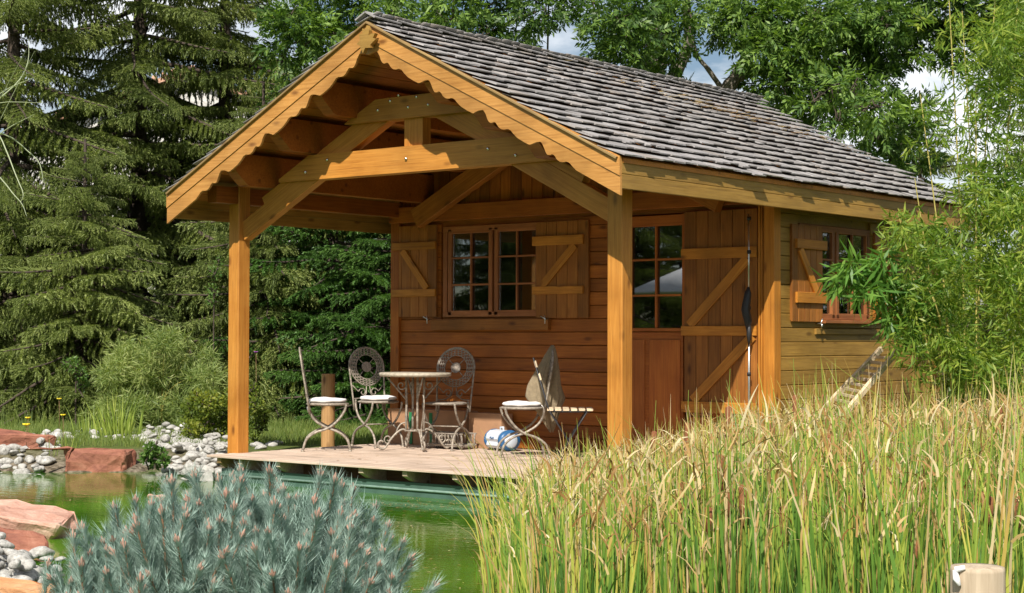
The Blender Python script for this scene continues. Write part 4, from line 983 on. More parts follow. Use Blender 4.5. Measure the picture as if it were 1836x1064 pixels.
# ================================================================== vegetation
def np_multi(name, parts, mats):
    """parts: (V, F, rnd or None, material index)"""
    Vs = []; loops = []; starts = []; mi = []; Rn = []; vo = 0; lo = 0
    for (v, f, r, m_) in parts:
        v = np.asarray(v, dtype=np.float32).reshape(-1, 3); f = np.asarray(f, dtype=np.int32); Vs.append(v); loops.append((f + vo).ravel()); k = f.shape[1]
        starts.append(lo + np.arange(len(f)) * k); mi.append(np.full(len(f), m_)); Rn.append(np.full(len(v), .5) if r is None else np.asarray(r)); vo += len(v); lo += f.size
    V = np.concatenate(Vs); Lp = np.concatenate(loops).astype(np.int32); St = np.concatenate(starts).astype(np.int32); Mi = np.concatenate(mi).astype(np.int32); Rn = np.concatenate(Rn).astype(np.float32)
    me = bpy.data.meshes.new(name); me.vertices.add(len(V)); me.vertices.foreach_set('co', V.ravel()); me.loops.add(len(Lp)); me.loops.foreach_set('vertex_index', Lp)
    me.polygons.add(len(St)); me.polygons.foreach_set('loop_start', St)
    for m_ in mats: me.materials.append(m_)
    me.polygons.foreach_set('material_index', Mi)
    a = me.attributes.new('rnd', 'FLOAT', 'POINT'); a.data.foreach_set('value', Rn)
    me.update(calc_edges=True); return me
def np_tube(pts, rr, n=6):
    """open tube as quads"""
    P = np.array(pts, float); T = unit(np.gradient(P, axis=0)); a = np.array([0, 0, 1.]) if abs(T[0][2]) < .9 else np.array([1., 0, 0])
    N = unit(np.cross(T, a)); B = np.cross(T, N); rr = np.broadcast_to(np.asarray(rr, float), (len(P),)); th = np.arange(n) / n * 2 * np.pi
    V = P[:, None] + (N[:, None] * np.cos(th)[None, :, None] + B[:, None] * np.sin(th)[None, :, None]) * rr[:, None, None]
    i = np.arange(len(P) - 1)[:, None] * n; k = np.arange(n)[None]; k2 = (k + 1) % n
    Fq = np.stack([i + k, i + k2, i + n + k2, i + n + k], -1).reshape(-1, 4); return V.reshape(-1, 3), Fq
# ---- spruce branches (shared meshes)
def spruce_branch(L, seed, droop=.16, mat='spruce', finger=.24, hang=.8, nlen=.042, dens=1.0):
    g = np.random.default_rng(seed); parts = []
    s = np.linspace(0, 1, 14); ax = np.stack([L * s, .05 * L * np.sin(s * 3 + seed), -droop * L * (s ** 1.3) + .10 * L * np.clip(s - .65, 0, 1) ** 1.2], -1)
    v, f = np_tube(ax, .018 * L * (1 - s * .85) + .003, 5); parts.append((v, f, None, 1))
    P0 = []; P1 = []
    nb_ = int(L / .075 * dens)
    for i in range(nb_):
        t = .10 + .9 * (i + g.random() * .5) / nb_; c = np.array([np.interp(t, s, ax[:, k]) for k in range(3)]); side = 1 if i % 2 else -1
        bl = L * .30 * (1 - t) ** .55 + .16; bl *= g.uniform(.6, 1.15) * (1 if t > .25 else .5 + t * 2)
        d = unit(np.array([.75, side * 1.0, g.uniform(-.15, .12)])); m = max(2, int(bl / .055)); pts = []
        for k in range(m + 1):
            q = k / m; pts.append(c + d * bl * q + np.array([0, 0, -.22 * bl * q ** 1.5]))
        pts = np.array(pts)
        for k in range(m):
            P0.append(pts[k]); P1.append(pts[k + 1])
            if k and g.random() < .9:
                ln = finger * g.uniform(.45, 1.1) * (1 - .35 * k / m)
                e = unit(d * g.uniform(.1, .6) + np.array([g.uniform(-.3, .3), side * g.uniform(-.2, .3), -hang * g.uniform(.6, 1.2)]))
                q0 = pts[k]; q1 = q0 + e * ln * .5; q2 = q1 + unit(e + np.array([0, 0, -.5])) * ln * .5
                P0 += [q0, q1]; P1 += [q1, q2]
    P0 = np.array(P0); P1 = np.array(P1)
    v, f, r = needles(P0, P1, 12, nlen, .016, g, ang=.75); parts.append((v, f, r, 0))
    m = len(P0); T = unit(P1 - P0); N = unit(np.cross(T, g.normal(size=(m, 3)))) * .009
    v = np.stack([P0 - N, P0 + N, P1 + N * .7, P1 - N * .7], 1).reshape(-1, 3); f = np.arange(m)[:, None] * 4 + np.array([0, 1, 2, 3]); parts.append((v, f, np.full(len(v), .25), 0))
    return np_multi('branch', parts, [M[mat], M['barkdark']])
SB = {3: [spruce_branch(3.3, i) for i in (1, 2, 3)], 2: [spruce_branch(2.1, i) for i in (4, 5)], 1: [spruce_branch(1.15, i) for i in (6, 7)]}
FB = {3: [spruce_branch(2.3, 21, .10, 'fir', .17, .35, .04), spruce_branch(2.3, 22, .10, 'fir', .17, .35, .04)], 1: [spruce_branch(1.2, 23, .08, 'fir', .14, .3, .038), spruce_branch(1.2, 24, .08, 'fir', .14, .3, .038)]}
def conifer(name, label, base, H, Rm, n, seed, bank, z_lo=.25, ang0=None, group=None, power=.8, gap=None):
    g = random.Random(seed); t = empty(name, base, g.uniform(0, 6), label, 'tree', group)
    zs = np.linspace(0, H, 12); v, f = np_tube([(0, 0, z) for z in zs], .022 * H * .55 * (1 - zs / H) + .02, 10)
    linkobj('trunk', np_multi('trunk', [(v, f, None, 0)], [M['barkdark']]), t)
    ga = 2.39996; Ls = sorted(bank.keys())
    for i in range(n):
        q = (i + g.random() * .6) / n; h = z_lo + (H - z_lo - .2) * q ** 1.12
        Lb = (Rm * (1 - h / H) ** power + .25) * g.uniform(.72, 1.12)
        key = min(Ls, key=lambda k: abs(({3: 3.3, 2: 2.1, 1: 1.15} if bank is SB else {3: 2.3, 1: 1.2})[k] - Lb)); nat = ({3: 3.3, 2: 2.1, 1: 1.15} if bank is SB else {3: 2.3, 1: 1.2})[key]
        o = linkobj('branch', bank[key][g.randrange(len(bank[key]))], t)
        o.location = (0, 0, h); sc = Lb / nat; o.scale = (sc, sc, sc * g.uniform(.9, 1.1)); tiltup = -.35 + .75 * (h / H)
        o.rotation_euler = (g.uniform(-.4, .4), -tiltup * .6 + g.uniform(-.22, .22), i * ga + g.uniform(-.3, .3))
    return t
def onground(u, dep, z=-.08):
    p = at_d(u, 560, dep); return (p[0], p[1], z)
SG = 'tall spruces on the left'
conifer('spruce_tree', 'tall dark spruce whose bare trunk shows high up, second from the left edge', onground(246, 30.5), 15, 3.7, 150, 1, SB, .3, group=SG)
conifer('spruce_tree', 'broad spruce at the left edge with drooping branches down to the lawn', onground(20, 28.5), 13, 3.5, 150, 2, SB, .2, group=SG)
conifer('spruce_tree', 'spruce standing just left of the roof, between the tall trunk and the porch', onground(400, 31.5), 13.5, 3.2, 150, 3, SB, .2, group=SG)
conifer('spruce_tree', 'small young spruce in front of the tall ones, behind the feathery bamboo bush', onground(150, 25.6), 4.3, 1.9, 110, 4, SB, .1, group=SG)
conifer('spruce_tree', 'mid sized spruce seen through the open porch just right of the left post', onground(470, 27.0), 5.4, 2.0, 120, 5, SB, .1, group=SG)
conifer('fir_tree', 'fresh green conifer seen through the porch next to the plank wall', onground(600, 27.0), 5.2, 1.9, 130, 6, FB, .1, group='fresh green conifers behind the porch', power=.6)
conifer('fir_tree', 'fresh green conifer farther right, half behind the plank wall', onground(705, 26.0), 5.0, 1.8, 120, 7, FB, .1, group='fresh green conifers behind the porch', power=.6)
for i, (u, d_, H) in enumerate(((-150, 37, 6), (90, 38, 5.2), (400, 39, 6), (540, 38, 8), (680, 37, 8), (900, 40, 9), (1150, 42, 9), (1400, 41, 9), (1650, 40, 9), (1900, 38, 10))):
    conifer('spruce_tree', 'distant spruce in the dark row behind the garden', onground(u, d_), H * .8, 3.4, 90, 30 + i, SB, .2, group='distant spruces behind the garden')
for i, (x, y, H) in enumerate(((-15, -20, 11), (-9.5, -25, 10), (-4, -28, 10), (-20, -14, 11), (-25, -7, 12), (2, -30, 11), (-30, 1, 12), (-20.5, -22, 12), (-25, -18, 12), (-14, -24, 11), (-18, -27, 12), (-22.5, -25, 12), (-17.5, -20.5, 11), (-25, -28, 13), (-22, -19, 12))):
    conifer('spruce_tree', 'spruce on the near left side of the pond outside the frame', (x, y, -.2), H, 3.3, 110, 60 + i, SB, .2, group='spruces round the near side of the garden')
for i, (x, y, H) in enumerate(((17, 9, 8), (21, 15, 10), (16.5, 19, 9), (26, 11, 10), (22, 23, 10), (14, 26, 9))):
    conifer('spruce_tree', 'spruce right of the cabin outside the frame', (x, y, -.2), H, 3.2, 110, 80 + i, SB, .2, group='spruces right of the cabin')
# ---- ash trees
def ashleaves(C, rad, n, g, L=.26, wl=.115, ww=.040, flat=.75):
    """compound leaves in an irregular clump"""
    d = unit(g.normal(size=(n, 3))); rr = g.random((n, 1)) ** .45; P = C + d * rr * rad * np.array([1, 1, flat])
    ax = unit(d * .8 + np.array([0, 0, -.25]) + g.normal(size=(n, 3)) * .5); nn = unit(np.cross(ax, g.normal(size=(n, 3))) + np.array([0, 0, .9])); sd = unit(np.cross(ax, nn))
    out = []; k = 4; LL = L * g.uniform(.7, 1.2, (n, 1))
    for j in range(k):
        q = .25 + .7 * j / k; B = P + ax * LL * q + np.array([0, 0, -.03]) * q
        for s in (-1, 1):
            dr = unit(sd * s + ax * .75 + np.array([0, 0, -.25]) + g.normal(size=(n, 3)) * .15); out.append(leaves(B, dr, wl * g.uniform(.8, 1.2, n), ww, g, N=nn + g.normal(size=(n, 3)) * .25))
    out.append(leaves(P + ax * LL * .95, ax, wl, ww, g, N=nn)); return merge(out)
def tree_from(name, label, cat, base, limbs, clumps, mat, seed, group=None, fn=ashleaves, bark='bark', npm=640):
    g = np.random.default_rng(seed); t = empty(name, base, 0, label, cat, group); B = np.array(base)
    for j, (pts, r0, r1) in enumerate(limbs):
        P = np.array([np.array(p) for p in pts]) - B
        P = np.array([tuple(v) for v in smooth([tuple(p) for p in P], 4)]); rr = np.linspace(r0, r1, len(P)); v, f = np_tube(P, rr * (1 + .08 * np.sin(np.arange(len(P)) * 2.1)), 10)
        linkobj('trunk' if j == 0 else 'limb', np_multi('limb', [(v, f, None, 0)], [M[bark]]), t)
    out = []; tw = []
    for (C, r) in clumps:
        n = int(npm * (r ** 2) * .95); out.append(fn(np.array(C) - B, r, max(12, n), g))
        for k in range(5):
            e = np.array(C) - B + unit(g.normal(size=3)) * r * .7; s0 = np.array(C) - B + g.normal(size=3) * r * .15 + np.array([0, 0, -r * .3])
            tw.append(np_tube([s0, (s0 + e) / 2 + g.normal(size=3) * .05, e], [.02 * r + .006, .01, .004], 4))
    V, Fq, Rn = merge(out); parts = [(V, Fq, Rn, 0)]
    for (v, f) in tw: parts.append((v, f, None, 1))
    linkobj('crown', np_multi('crown', parts, [M[mat], M['barkdark']]), t); return t
D_ = 27.5
def cl(lst, g, jit=.8): return [(at_d(u, v, d + g.uniform(-jit, jit)), r / FPX * d) for (u, v, r, d) in lst]
g0 = np.random.default_rng(3)
c1 = [(545, 55, 55, 27), (505, 95, 35, 27), (600, 30, 60, 27), (560, 120, 50, 27.5), (520, 30, 45, 27), (610, 90, 45, 28), (660, 5, 50, 27), (700, 20, 45, 27), (755, 30, 50, 27), (815, 15, 50, 27), (860, 55, 42, 27.5), (900, 90, 40, 27.5), (800, 70, 45, 28), (740, 80, 42, 28), (930, 50, 38, 27.5), (880, 10, 45, 27), (965, 12, 48, 27), (560, 175, 32, 29), (500, 190, 30, 29), (1005, 5, 26, 28)]
c1 += [(u, v, 75, 27.5) for (u, v) in ((560, -70), (680, -90), (800, -80), (920, -90), (620, -200), (780, -210), (900, -200), (700, -320), (840, -320), (500, -130), (1000, -60))]
b1_ = onground(800, 29)
tree_from('ash_tree', 'leafy tree whose crown rises behind the gable peak', 'tree', b1_, [([b1_, at_d(800, 300, 29), at_d(790, 60, 28.5), at_d(760, -120, 28)], .14, .07), ([at_d(795, 120, 28.6), at_d(880, 60, 27.8), at_d(960, 20, 27.5)], .06, .02), ([at_d(795, 130, 28.6), at_d(690, 50, 27.8), at_d(560, 70, 27.2)], .07, .02), ([at_d(981, 130, 28), at_d(983, 40, 28), at_d(985, -40, 28)], .02, .012)], cl(c1, g0), 'ash', 11, group='leafy trees behind the roof')
c2 = [(1110, 30, 55, 26), (1150, 10, 55, 26), (1085, 75, 45, 26), (1135, 75, 50, 26), (1190, 45, 48, 26), (1100, 120, 38, 26.5), (1150, 115, 35, 26.5), (1210, 90, 30, 26.5), (1065, 10, 28, 26), (1080, 140, 22, 27), (1240, 20, 40, 26), (1228, 160, 14, 27), (1200, 115, 20, 27)]
c2 += [(u, v, 75, 27) for (u, v) in ((1090, -80), (1200, -90), (1140, -190), (1260, -200), (1180, -300))]
b2_ = onground(1172, 28)
tree_from('ash_tree', 'leafy tree with a thick grey trunk rising behind the middle of the roof ridge', 'tree', b2_, [([b2_, at_d(1172, 300, 28), at_d(1170, 150, 28), at_d(1178, 80, 28), at_d(1190, -60, 27.5)], .24, .16), ([at_d(1178, 175, 27.8), at_d(1215, 125, 27.6), at_d(1235, 70, 27.5), at_d(1225, -30, 27)], .12, .06), ([at_d(1205, 140, 27.6), at_d(1228, 145, 27.2), at_d(1245, 165, 27)], .03, .01)], cl(c2, g0), 'ash', 12, group='leafy trees behind the roof')
c3 = [(1340, 30, 60, 27), (1400, 30, 60, 27), (1460, 30, 60, 27), (1520, 30, 60, 27), (1580, 30, 55, 27), (1640, 20, 55, 27), (1700, 30, 55, 27.5), (1760, 25, 55, 27.5), (1810, 40, 55, 27.5), (1300, 20, 40, 27),
      (1370, 90, 50, 27), (1430, 95, 55, 27), (1495, 95, 55, 27), (1555, 95, 52, 27), (1600, 90, 42, 27.5), (1650, 75, 40, 27.5), (1720, 85, 38, 28), (1800, 95, 40, 28), (1400, 150, 45, 27), (1450, 155, 48, 26.5), (1510, 150, 45, 27), (1560, 150, 42, 27),
      (1350, 150, 32, 27), (1385, 195, 30, 27), (1430, 205, 32, 27), (1590, 200, 36, 27.5), (1610, 245, 40, 28), (1570, 235, 28, 27.5), (1650, 200, 32, 28), (1340, 190, 20, 27.5), (1365, 205, 18, 27.5), (1560, 270, 22, 28), (1590, 290, 30, 28), (1290, 55, 24, 27.5), (1640, 280, 40, 28.5), (1470, 215, 24, 27), (1520, 215, 26, 27.5)]
c3 += [(u, v, 80, 27.5) for (u, v) in ((1350, -80), (1470, -90), (1590, -90), (1710, -90), (1830, -80), (1420, -210), (1560, -220), (1700, -220), (1500, -340), (1640, -340), (1300, -190), (1900, 10), (1900, 120))]
b3_ = onground(1290, 27.5)
tree_from('ash_tree', 'large dark leafy tree with leaning limbs over the right end of the roof', 'tree', b3_, [([b3_, at_d(1285, 300, 27.5), at_d(1297, 180, 27.5), at_d(1325, 130, 27.4), at_d(1360, 60, 27.3), at_d(1400, -80, 27)], .16, .08), ([at_d(1298, 165, 27.5), at_d(1270, 125, 27.3), at_d(1250, 98, 27.2), at_d(1235, 40, 27)], .05, .02), ([at_d(1360, 60, 27.3), at_d(1460, 80, 27.1), at_d(1560, 60, 27)], .08, .03), ([at_d(1310, 150, 27.5), at_d(1380, 130, 27.1), at_d(1480, 170, 26.6)], .05, .015)], cl(c3, g0), 'ash', 13, group='leafy trees behind the roof', npm=820)
c4 = [(1500, 165, 36, 22.5), (1545, 190, 34, 22.3), (1460, 175, 26, 22.6), (1530, 150, 24, 22.5), (1575, 185, 20, 22.4), (1500, 205, 24, 22.5)]
g4 = np.random.default_rng(5)
bb4 = at_d(1500, 140, 23.4)
def bigash(C, rad, n, g): return ashleaves(C, rad, n, g, L=.30, wl=.13, ww=.036)
tree_from('walnut_branch', 'bright leafy branch hanging in sunlight in front of the dark crown', 'branch', tuple(bb4), [([bb4, at_d(1503, 150, 23.0), at_d(1510, 170, 22.5)], .012, .006), ([at_d(1500, 150, 22.9), at_d(1470, 172, 22.6)], .01, .005)], cl(c4, g4, .3), 'ash', 14, fn=bigash, npm=520, bark='barkdark')

# ---- bamboo
def bamleaves(C, rad, n, g, L=.125, W=.020, droop=.35, flat=1.0):
    d = unit(g.normal(size=(n, 3))); rr = g.random((n, 1)) ** .5; P = C + d * rr * rad * np.array([1, 1, flat])
    k = 4; P = np.repeat(P, k, 0); dirs = unit(np.repeat(unit(d + g.normal(size=(n, 3)) * .7), k, 0) + g.normal(size=(n * k, 3)) * .55 + np.array([0, 0, -droop]))
    P = P + g.normal(size=P.shape) * .025
    return leaves(P, dirs, L * g.uniform(.6, 1.25, n * k), W, g)
def bamboo(name, label, base, culms, clumps, mat, seed, fn=bamleaves, npm=260, cat='bamboo', group=None, rc=.012):
    g = np.random.default_rng(seed); t = empty(name, base, 0, label, cat, group); B = np.array(base)
    for pts in culms:
        P = np.array([tuple(v) for v in smooth([tuple(np.array(p) - B) for p in pts], 5)]); v, f = np_tube(P, np.linspace(rc, rc * .35, len(P)), 7)
        parts = [(v, f, None, 0)]
        for k in range(2, len(P) - 1, 2): v, f = np_tube([P[k] - (0, 0, .006), P[k], P[k] + (0, 0, .006)], [rc * .9, rc * 1.25, rc * .9], 7); parts.append((v, f, None, 0))
        linkobj('culm', np_multi('culm', parts, [M['culm']]), t)
    out = []
    for (C, r) in clumps: out.append(fn(np.array(C) - B, r, max(10, int(npm * r ** 2)), g))
    V, Fq, Rn = merge(out); linkobj('foliage', np_multi('foliage', [(V, Fq, Rn, 0)], [M[mat]]), t); return t
gb = np.random.default_rng(8)
bb = at_z(1720, 720, -.1); bdep = 17.0
cb = []
for i in range(120):
    v = gb.uniform(330, 700); u = gb.uniform(1625 if v > 415 else 1740, 1900); cb.append((u, v, gb.uniform(26, 48), gb.uniform(15.2, 18)))
for i in range(56):
    v = gb.uniform(-60, 340); u = 1850 - gb.uniform(0, 130) * (v + 160) / 400; cb.append((u, v, gb.uniform(22, 42), gb.uniform(16, 18)))
for (u, v, r) in ((1715, 15, 22), (1740, 40, 16), (1700, 60, 20), (1650, 35, 14), (1725, 85, 20), (1745, 110, 18), (1690, 115, 26), (1650, 100, 20), (1735, 150, 18), (1780, 170, 22), (1700, 175, 20), (1660, 195, 22), (1640, 215, 18), (1750, 200, 22), (1715, 225, 26), (1680, 250, 28), (1740, 262, 22), (1640, 262, 16), (1725, 290, 22), (1755, 310, 30), (1640, 425, 26), (1600, 428, 16), (1620, 405, 22), (1655, 402, 24), (1690, 400, 26), (1720, 392, 26), (1735, 360, 26), (1598, 398, 14), (1745, 330, 28)): cb.append((u, v, r, 16.2))
for (u, v, r) in ((1612, 398, 15), (1640, 392, 14), (1670, 402, 18), (1625, 418, 20), (1595, 440, 18), (1645, 440, 30), (1630, 480, 28), (1660, 520, 34), (1640, 560, 34), (1620, 600, 30), (1640, 640, 30), (1600, 620, 16), (1680, 450, 34), (1700, 500, 36), (1680, 590, 34), (1700, 640, 34), (1660, 470, 28)): cb.append((u, v, r, 15.4))
def topt(u0, u1, v1, dep, z0=-.1):
    a = at_d(u0, 560, dep); a = np.array([a[0], a[1], z0]); b = at_d(u1, v1, dep); m = a + (b - a) * np.array([.35, .35, .5]); return [a, m, b]
culms = [topt(1735, 1700, -30, 16.3), topt(1745, 1790, -90, 16.6), topt(1760, 1725, 20, 16.8), topt(1780, 1830, -60, 16.9), topt(1715, 1650, 170, 16.2), topt(1700, 1640, 320, 15.8), topt(1800, 1810, 60, 17.2), topt(1690, 1610, 380, 15.6), topt(1820, 1860, -60, 17), topt(1750, 1750, 150, 16.2)]
bamboo('bamboo_clump', 'tall yellow green bamboo clump filling the right edge beside the cabin', (bb[0], bb[1], -.1), culms, cl(cb, gb, .25), 'bamboo', 21, npm=640)
cd = [(1510, 505, 26, 15.6), (1545, 490, 30, 15.6), (1585, 500, 32, 15.7), (1620, 520, 32, 15.8), (1560, 525, 30, 15.6), (1600, 550, 32, 15.7), (1635, 565, 32, 15.8), (1530, 470, 16, 15.6), (1580, 465, 20, 15.6), (1640, 600, 28, 15.9), (1590, 580, 16, 15.7), (1660, 545, 30, 15.9)]
def bam2(C, rad, n, g): return bamleaves(C, rad, n, g, L=.22, W=.030, droop=.75, flat=.7)
bamboo('bamboo_branch', 'drooping deep green bamboo shoot hanging across the side window', (bb[0] - .2, bb[1] - .5, -.1), [[at_z(1700, 760, -.1), at_d(1690, 600, 16), at_d(1650, 500, 15.9), at_d(1580, 470, 15.7), at_d(1520, 490, 15.6)]], cl(cd, gb, .15), 'bamboo_dark', 22, fn=bam2, npm=1100)
# feathery bamboo bush on the left
pb = at_z(290, 772, -.1); dpb = float(np.dot(pb - CAM, F))
cbb = []
for i in range(60):
    a = gb.uniform(0, 6.28); q = math.sqrt(gb.random()); u = 290 + 105 * q * math.cos(a); v = 690 - 78 * q * math.sin(a) + (20 if math.sin(a) < 0 else 0); cbb.append((u, v, gb.uniform(18, 30), dpb + gb.uniform(-.5, .5)))
cbb += [(212, 640, 12, dpb), (230, 620, 14, dpb), (270, 602, 16, dpb), (330, 604, 14, dpb), (375, 640, 16, dpb), (200, 720, 22, dpb), (180, 735, 18, dpb), (165, 745, 14, dpb), (300, 598, 12, dpb)]
def bam3(C, rad, n, g): return bamleaves(C, rad, n, g, L=.13, W=.012, droop=.05)
bamboo('bamboo_bush', 'feathery light green bamboo bush on the far bank left of the porch post', (pb[0], pb[1], -.1), [[np.array([pb[0], pb[1], -.1]), at_d(u_, 700, dpb), at_d(u2, v2, dpb)] for (u_, u2, v2) in ((280, 215, 640), (285, 250, 610), (292, 295, 600), (298, 345, 620), (303, 385, 660), (290, 270, 620))], cl(cbb, gb, .1), 'bambush', 23, fn=bam3, npm=2300, cat='bush', rc=.007)
# low shrubs
def roundleaves(C, rad, n, g, L=.05, W=.032):
    d = unit(g.normal(size=(n, 3))); P = C + d * (g.random((n, 1)) ** .4) * rad; dr = unit(d + g.normal(size=(n, 3)) * .7 + np.array([0, 0, .1])); return leaves(P, dr, L * g.uniform(.6, 1.3, n), W, g)
def shrub(label, pts, zb, mat, seed, npm=16000, fn=roundleaves, name='shrub', cat='shrub', dd=None):
    u0 = sum(p[0] for p in pts) / len(pts); v0 = max(p[1] + p[2] for p in pts); b_ = at_z(u0, v0, zb); dep = dd or float(np.dot(b_ - CAM, F)); b_ = at_d(u0, v0, dep)
    g = np.random.default_rng(seed); cls = [(at_d(u, v, dep + g.uniform(-.2, .2)), r / FPX * dep) for (u, v, r) in pts]
    tree_from(name, label, cat, (b_[0], b_[1], zb), [([np.array([b_[0], b_[1], zb]), at_d(u0, v0 - 25, dep), at_d(u0 + 4, v0 - 50, dep)], .012, .006)], cls, mat, seed, fn=fn, npm=npm, bark='barkdark')
shrub('yellow green leafy shrub on the bank just left of the left porch post', [(345, 740, 22), (375, 725, 24), (400, 740, 26), (365, 765, 24), (395, 772, 24), (340, 772, 18), (415, 715, 18), (352, 715, 14)], -.1, 'shrub', 31)
shrub('small shrub just to the right of the left porch post', [(455, 730, 18), (462, 760, 18), (452, 785, 14), (470, 745, 12), (450, 700, 12)], -.09, 'shrub', 32)
shrub('fresh green strawberry plant at the right end of the red boulder', [(268, 808, 13), (285, 818, 14), (278, 830, 10), (295, 826, 9), (262, 822, 9)], -.18, 'greenleaf', 33, npm=30000)
shrub('low yellow green juniper at the left frame edge', [(5, 720, 16), (22, 712, 14), (15, 735, 12), (-20, 725, 20)], -.08, 'shrub', 34)
shrub('broad leaved blue green sapling in front of the dark spruces', [(130, 655, 14), (145, 670, 12), (120, 650, 9), (150, 690, 10)], -.08, 'greenleaf', 35, npm=9000, dd=24.0)
shrub('broad leaved sapling between the porch post and the spruces', [(385, 490, 12), (380, 520, 11), (392, 470, 8), (378, 540, 8)], -.08, 'greenleaf', 36, npm=9000, dd=24.5)
# grasses in the lawn (stuff)
def blades(P, hlo, hhi, w, g, lean=.35, seg=3, tip=.8):
    n = len(P); d0 = unit(np.stack([g.normal(size=n) * lean * .4, g.normal(size=n) * lean * .4, np.ones(n)], -1)); az = g.random(n) * 6.283
    d1 = unit(np.stack([np.cos(az) * tip, np.sin(az) * tip, np.full(n, .5)], -1)); L = g.uniform(hlo, hhi, n); V, Fq, q = ribbons(P, d0, d1, L, w, g, seg=seg); return V, Fq, np.repeat(g.random(n), q)
gl_ = np.random.default_rng(12)
def lawnpts(n, ulo, uhi, vlo, vhi, z=-.08):
    out = []
    u = gl_.uniform(ulo, uhi, n); t = gl_.random(n); v = vlo + (vhi - vlo) * t ** 1.3
    d = F[None] + RT[None] * ((u - 918) / FPX)[:, None] - UP[None] * ((v - 532) / FPX)[:, None]; k = (z - CAM[2]) / d[:, 2]; P = CAM + d * k[:, None]
    sd = poly_sd(POND, P[:, 0], P[:, 1]); ok = (sd > .55) & (k < 42) & ~((P[:, 0] > -2.75) & (P[:, 0] < 3.0) & (P[:, 1] > -.4) & (P[:, 1] < 6.3)); P = P[ok]; P[:, 2] = ground_z(P[:, 0], P[:, 1]); return P
P = np.concatenate([lawnpts(42000, -40, 760, 672, 800), lawnpts(9000, -40, 300, 725, 790)])
V, Fq, Rn = blades(P, .05, .13, .007, gl_); o = linkobj('lawn_grass', np_mesh('lawn_grass', V, Fq, M['grass'], rnd=Rn)); tag(o, 'short sunlit lawn grass behind the deck and along the far bank', 'grass', kind='stuff')
def tuft(name, label, u, v, z, n, spread, hlo, hhi, w, mat, seed, cat='plant', tip=.35):
    g = np.random.default_rng(seed); b_ = at_z(u, v, z); P = np.stack([g.normal(size=n) * spread, g.normal(size=n) * spread, np.zeros(n)], -1)
    az = np.arctan2(P[:, 1], P[:, 0]); d0 = unit(np.stack([np.cos(az) * .12, np.sin(az) * .12, np.ones(n)], -1)); d1 = unit(np.stack([np.cos(az) * tip + g.normal(size=n) * .2, np.sin(az) * tip + g.normal(size=n) * .2, np.full(n, .85)], -1))
    V, Fq, q = ribbons(P, d0, d1, g.uniform(hlo, hhi, n), w, g, seg=5); o = linkobj(name, np_mesh(name, V, Fq, M[mat], rnd=np.repeat(g.random(n), q))); o.location = tuple(b_); return tag(o, label, cat)
tuft('iris_plant', 'tuft of yellow green sword leaves behind the right half of the red boulder', 215, 793, -.12, 70, .13, .30, .66, .018, 'iris', 41)
tuft('iris_plant', 'tuft of yellow green sword leaves behind the left half of the red boulder', 160, 790, -.12, 34, .10, .25, .52, .014, 'iris', 42)
tuft('water_rush', 'thin rushes standing in the water between the two red boulders', 118, 836, WZ, 16, .08, .25, .55, .009, 'iris', 43)
tuft('water_rush', 'single rush clump left of the red boulder at the waterline', 88, 842, WZ, 7, .05, .3, .5, .008, 'iris', 44)
tuft('tall_grass', 'rough grass growing at the far left behind the boulders', 45, 770, -.1, 160, .45, .12, .34, .008, 'grass', 45)
tuft('tall_grass', 'loose grass tuft between the bamboo bush and the spruce', 120, 752, -.1, 160, .45, .12, .34, .008, 'grass', 46)
tuft('tall_grass', 'wispy grass tuft on the lawn behind the leftmost chair', 520, 770, -.09, 150, .5, .08, .22, .007, 'grass', 47)
def flower(u, v, z, dep, mat, label, r=.022):
    p = at_d(u, v, dep); b = MB(); b.tube([(0, 0, 0), (.01, 0, .5 * (p[2] - z)), (0, 0, p[2] - z)], .003, 5)
    o = b.build('flower', M['stem']); o.location = (p[0], p[1], z); tag(o, label, 'flower')
    h = MB()
    for k in range(6): a = k * 1.047; h.tube([(0, 0, p[2] - z), (r * 1.4 * math.cos(a), r * 1.4 * math.sin(a), p[2] - z + .01)], [r * .5, r * .25], 5)
    h.build('petals', M[mat], o)
flower(50, 750, -.1, 19.5, 'flower', 'yellow flower above the grass left of the bamboo bush'); flower(47, 762, -.1, 19.3, 'flower', 'lower yellow flower beside another one near the left edge', .03)
flower(106, 716, -.1, 22, 'flower', 'yellow flower in the grass in front of the spruces'); flower(113, 745, -.1, 20, 'flower', 'yellow flower above the red boulder')
flower(459, 632, -.1, 24, 'purple', 'small purple flower in the shade to the right of the left porch post')

# ---- reeds
gr = np.random.default_rng(77)
def reed_base(n):
    dep = np.sqrt(gr.uniform(5.6 ** 2, 15.0 ** 2, n)); uL = np.interp(dep, [5.6, 8.9, 10.5, 13.5, 15], [985, 915, 890, 905, 1130]); u = uL + (1960 - uL) * gr.random(n) ** .93
    u = u + gr.normal(size=n) * 12
    d = F[None] + RT[None] * ((u - 918) / FPX)[:, None]; P = CAM + d * dep[:, None]; P[:, 2] = WZ - .02; return P, u, dep
def envelope(u): return np.interp(u, [870, 910, 950, 1000, 1060, 1150, 1250, 1350, 1450, 1550, 1650, 1750, 1850], [930, 850, 795, 770, 762, 745, 715, 690, 668, 672, 680, 668, 655])
n = 15500; P, u, dep = reed_base(n); cn = np.array([noise.noise(Vector((p[0] * 1.7, p[1] * 1.7, 3.3))) for p in P]); keep = cn > gr.uniform(-.42, .22, n); P, u, dep, cn = P[keep], u[keep], dep[keep], cn[keep]; n = len(P); topz = CAM[2] - (envelope(u) - 556) * dep / FPX
H = (1 + cn * .16) * (topz - WZ) * np.where(gr.random(n) < .30, gr.uniform(.80, 1.12, n), gr.uniform(.35, .86, n))
az = gr.random(n) * 6.283; ln = np.abs(gr.normal(size=n)) * .10
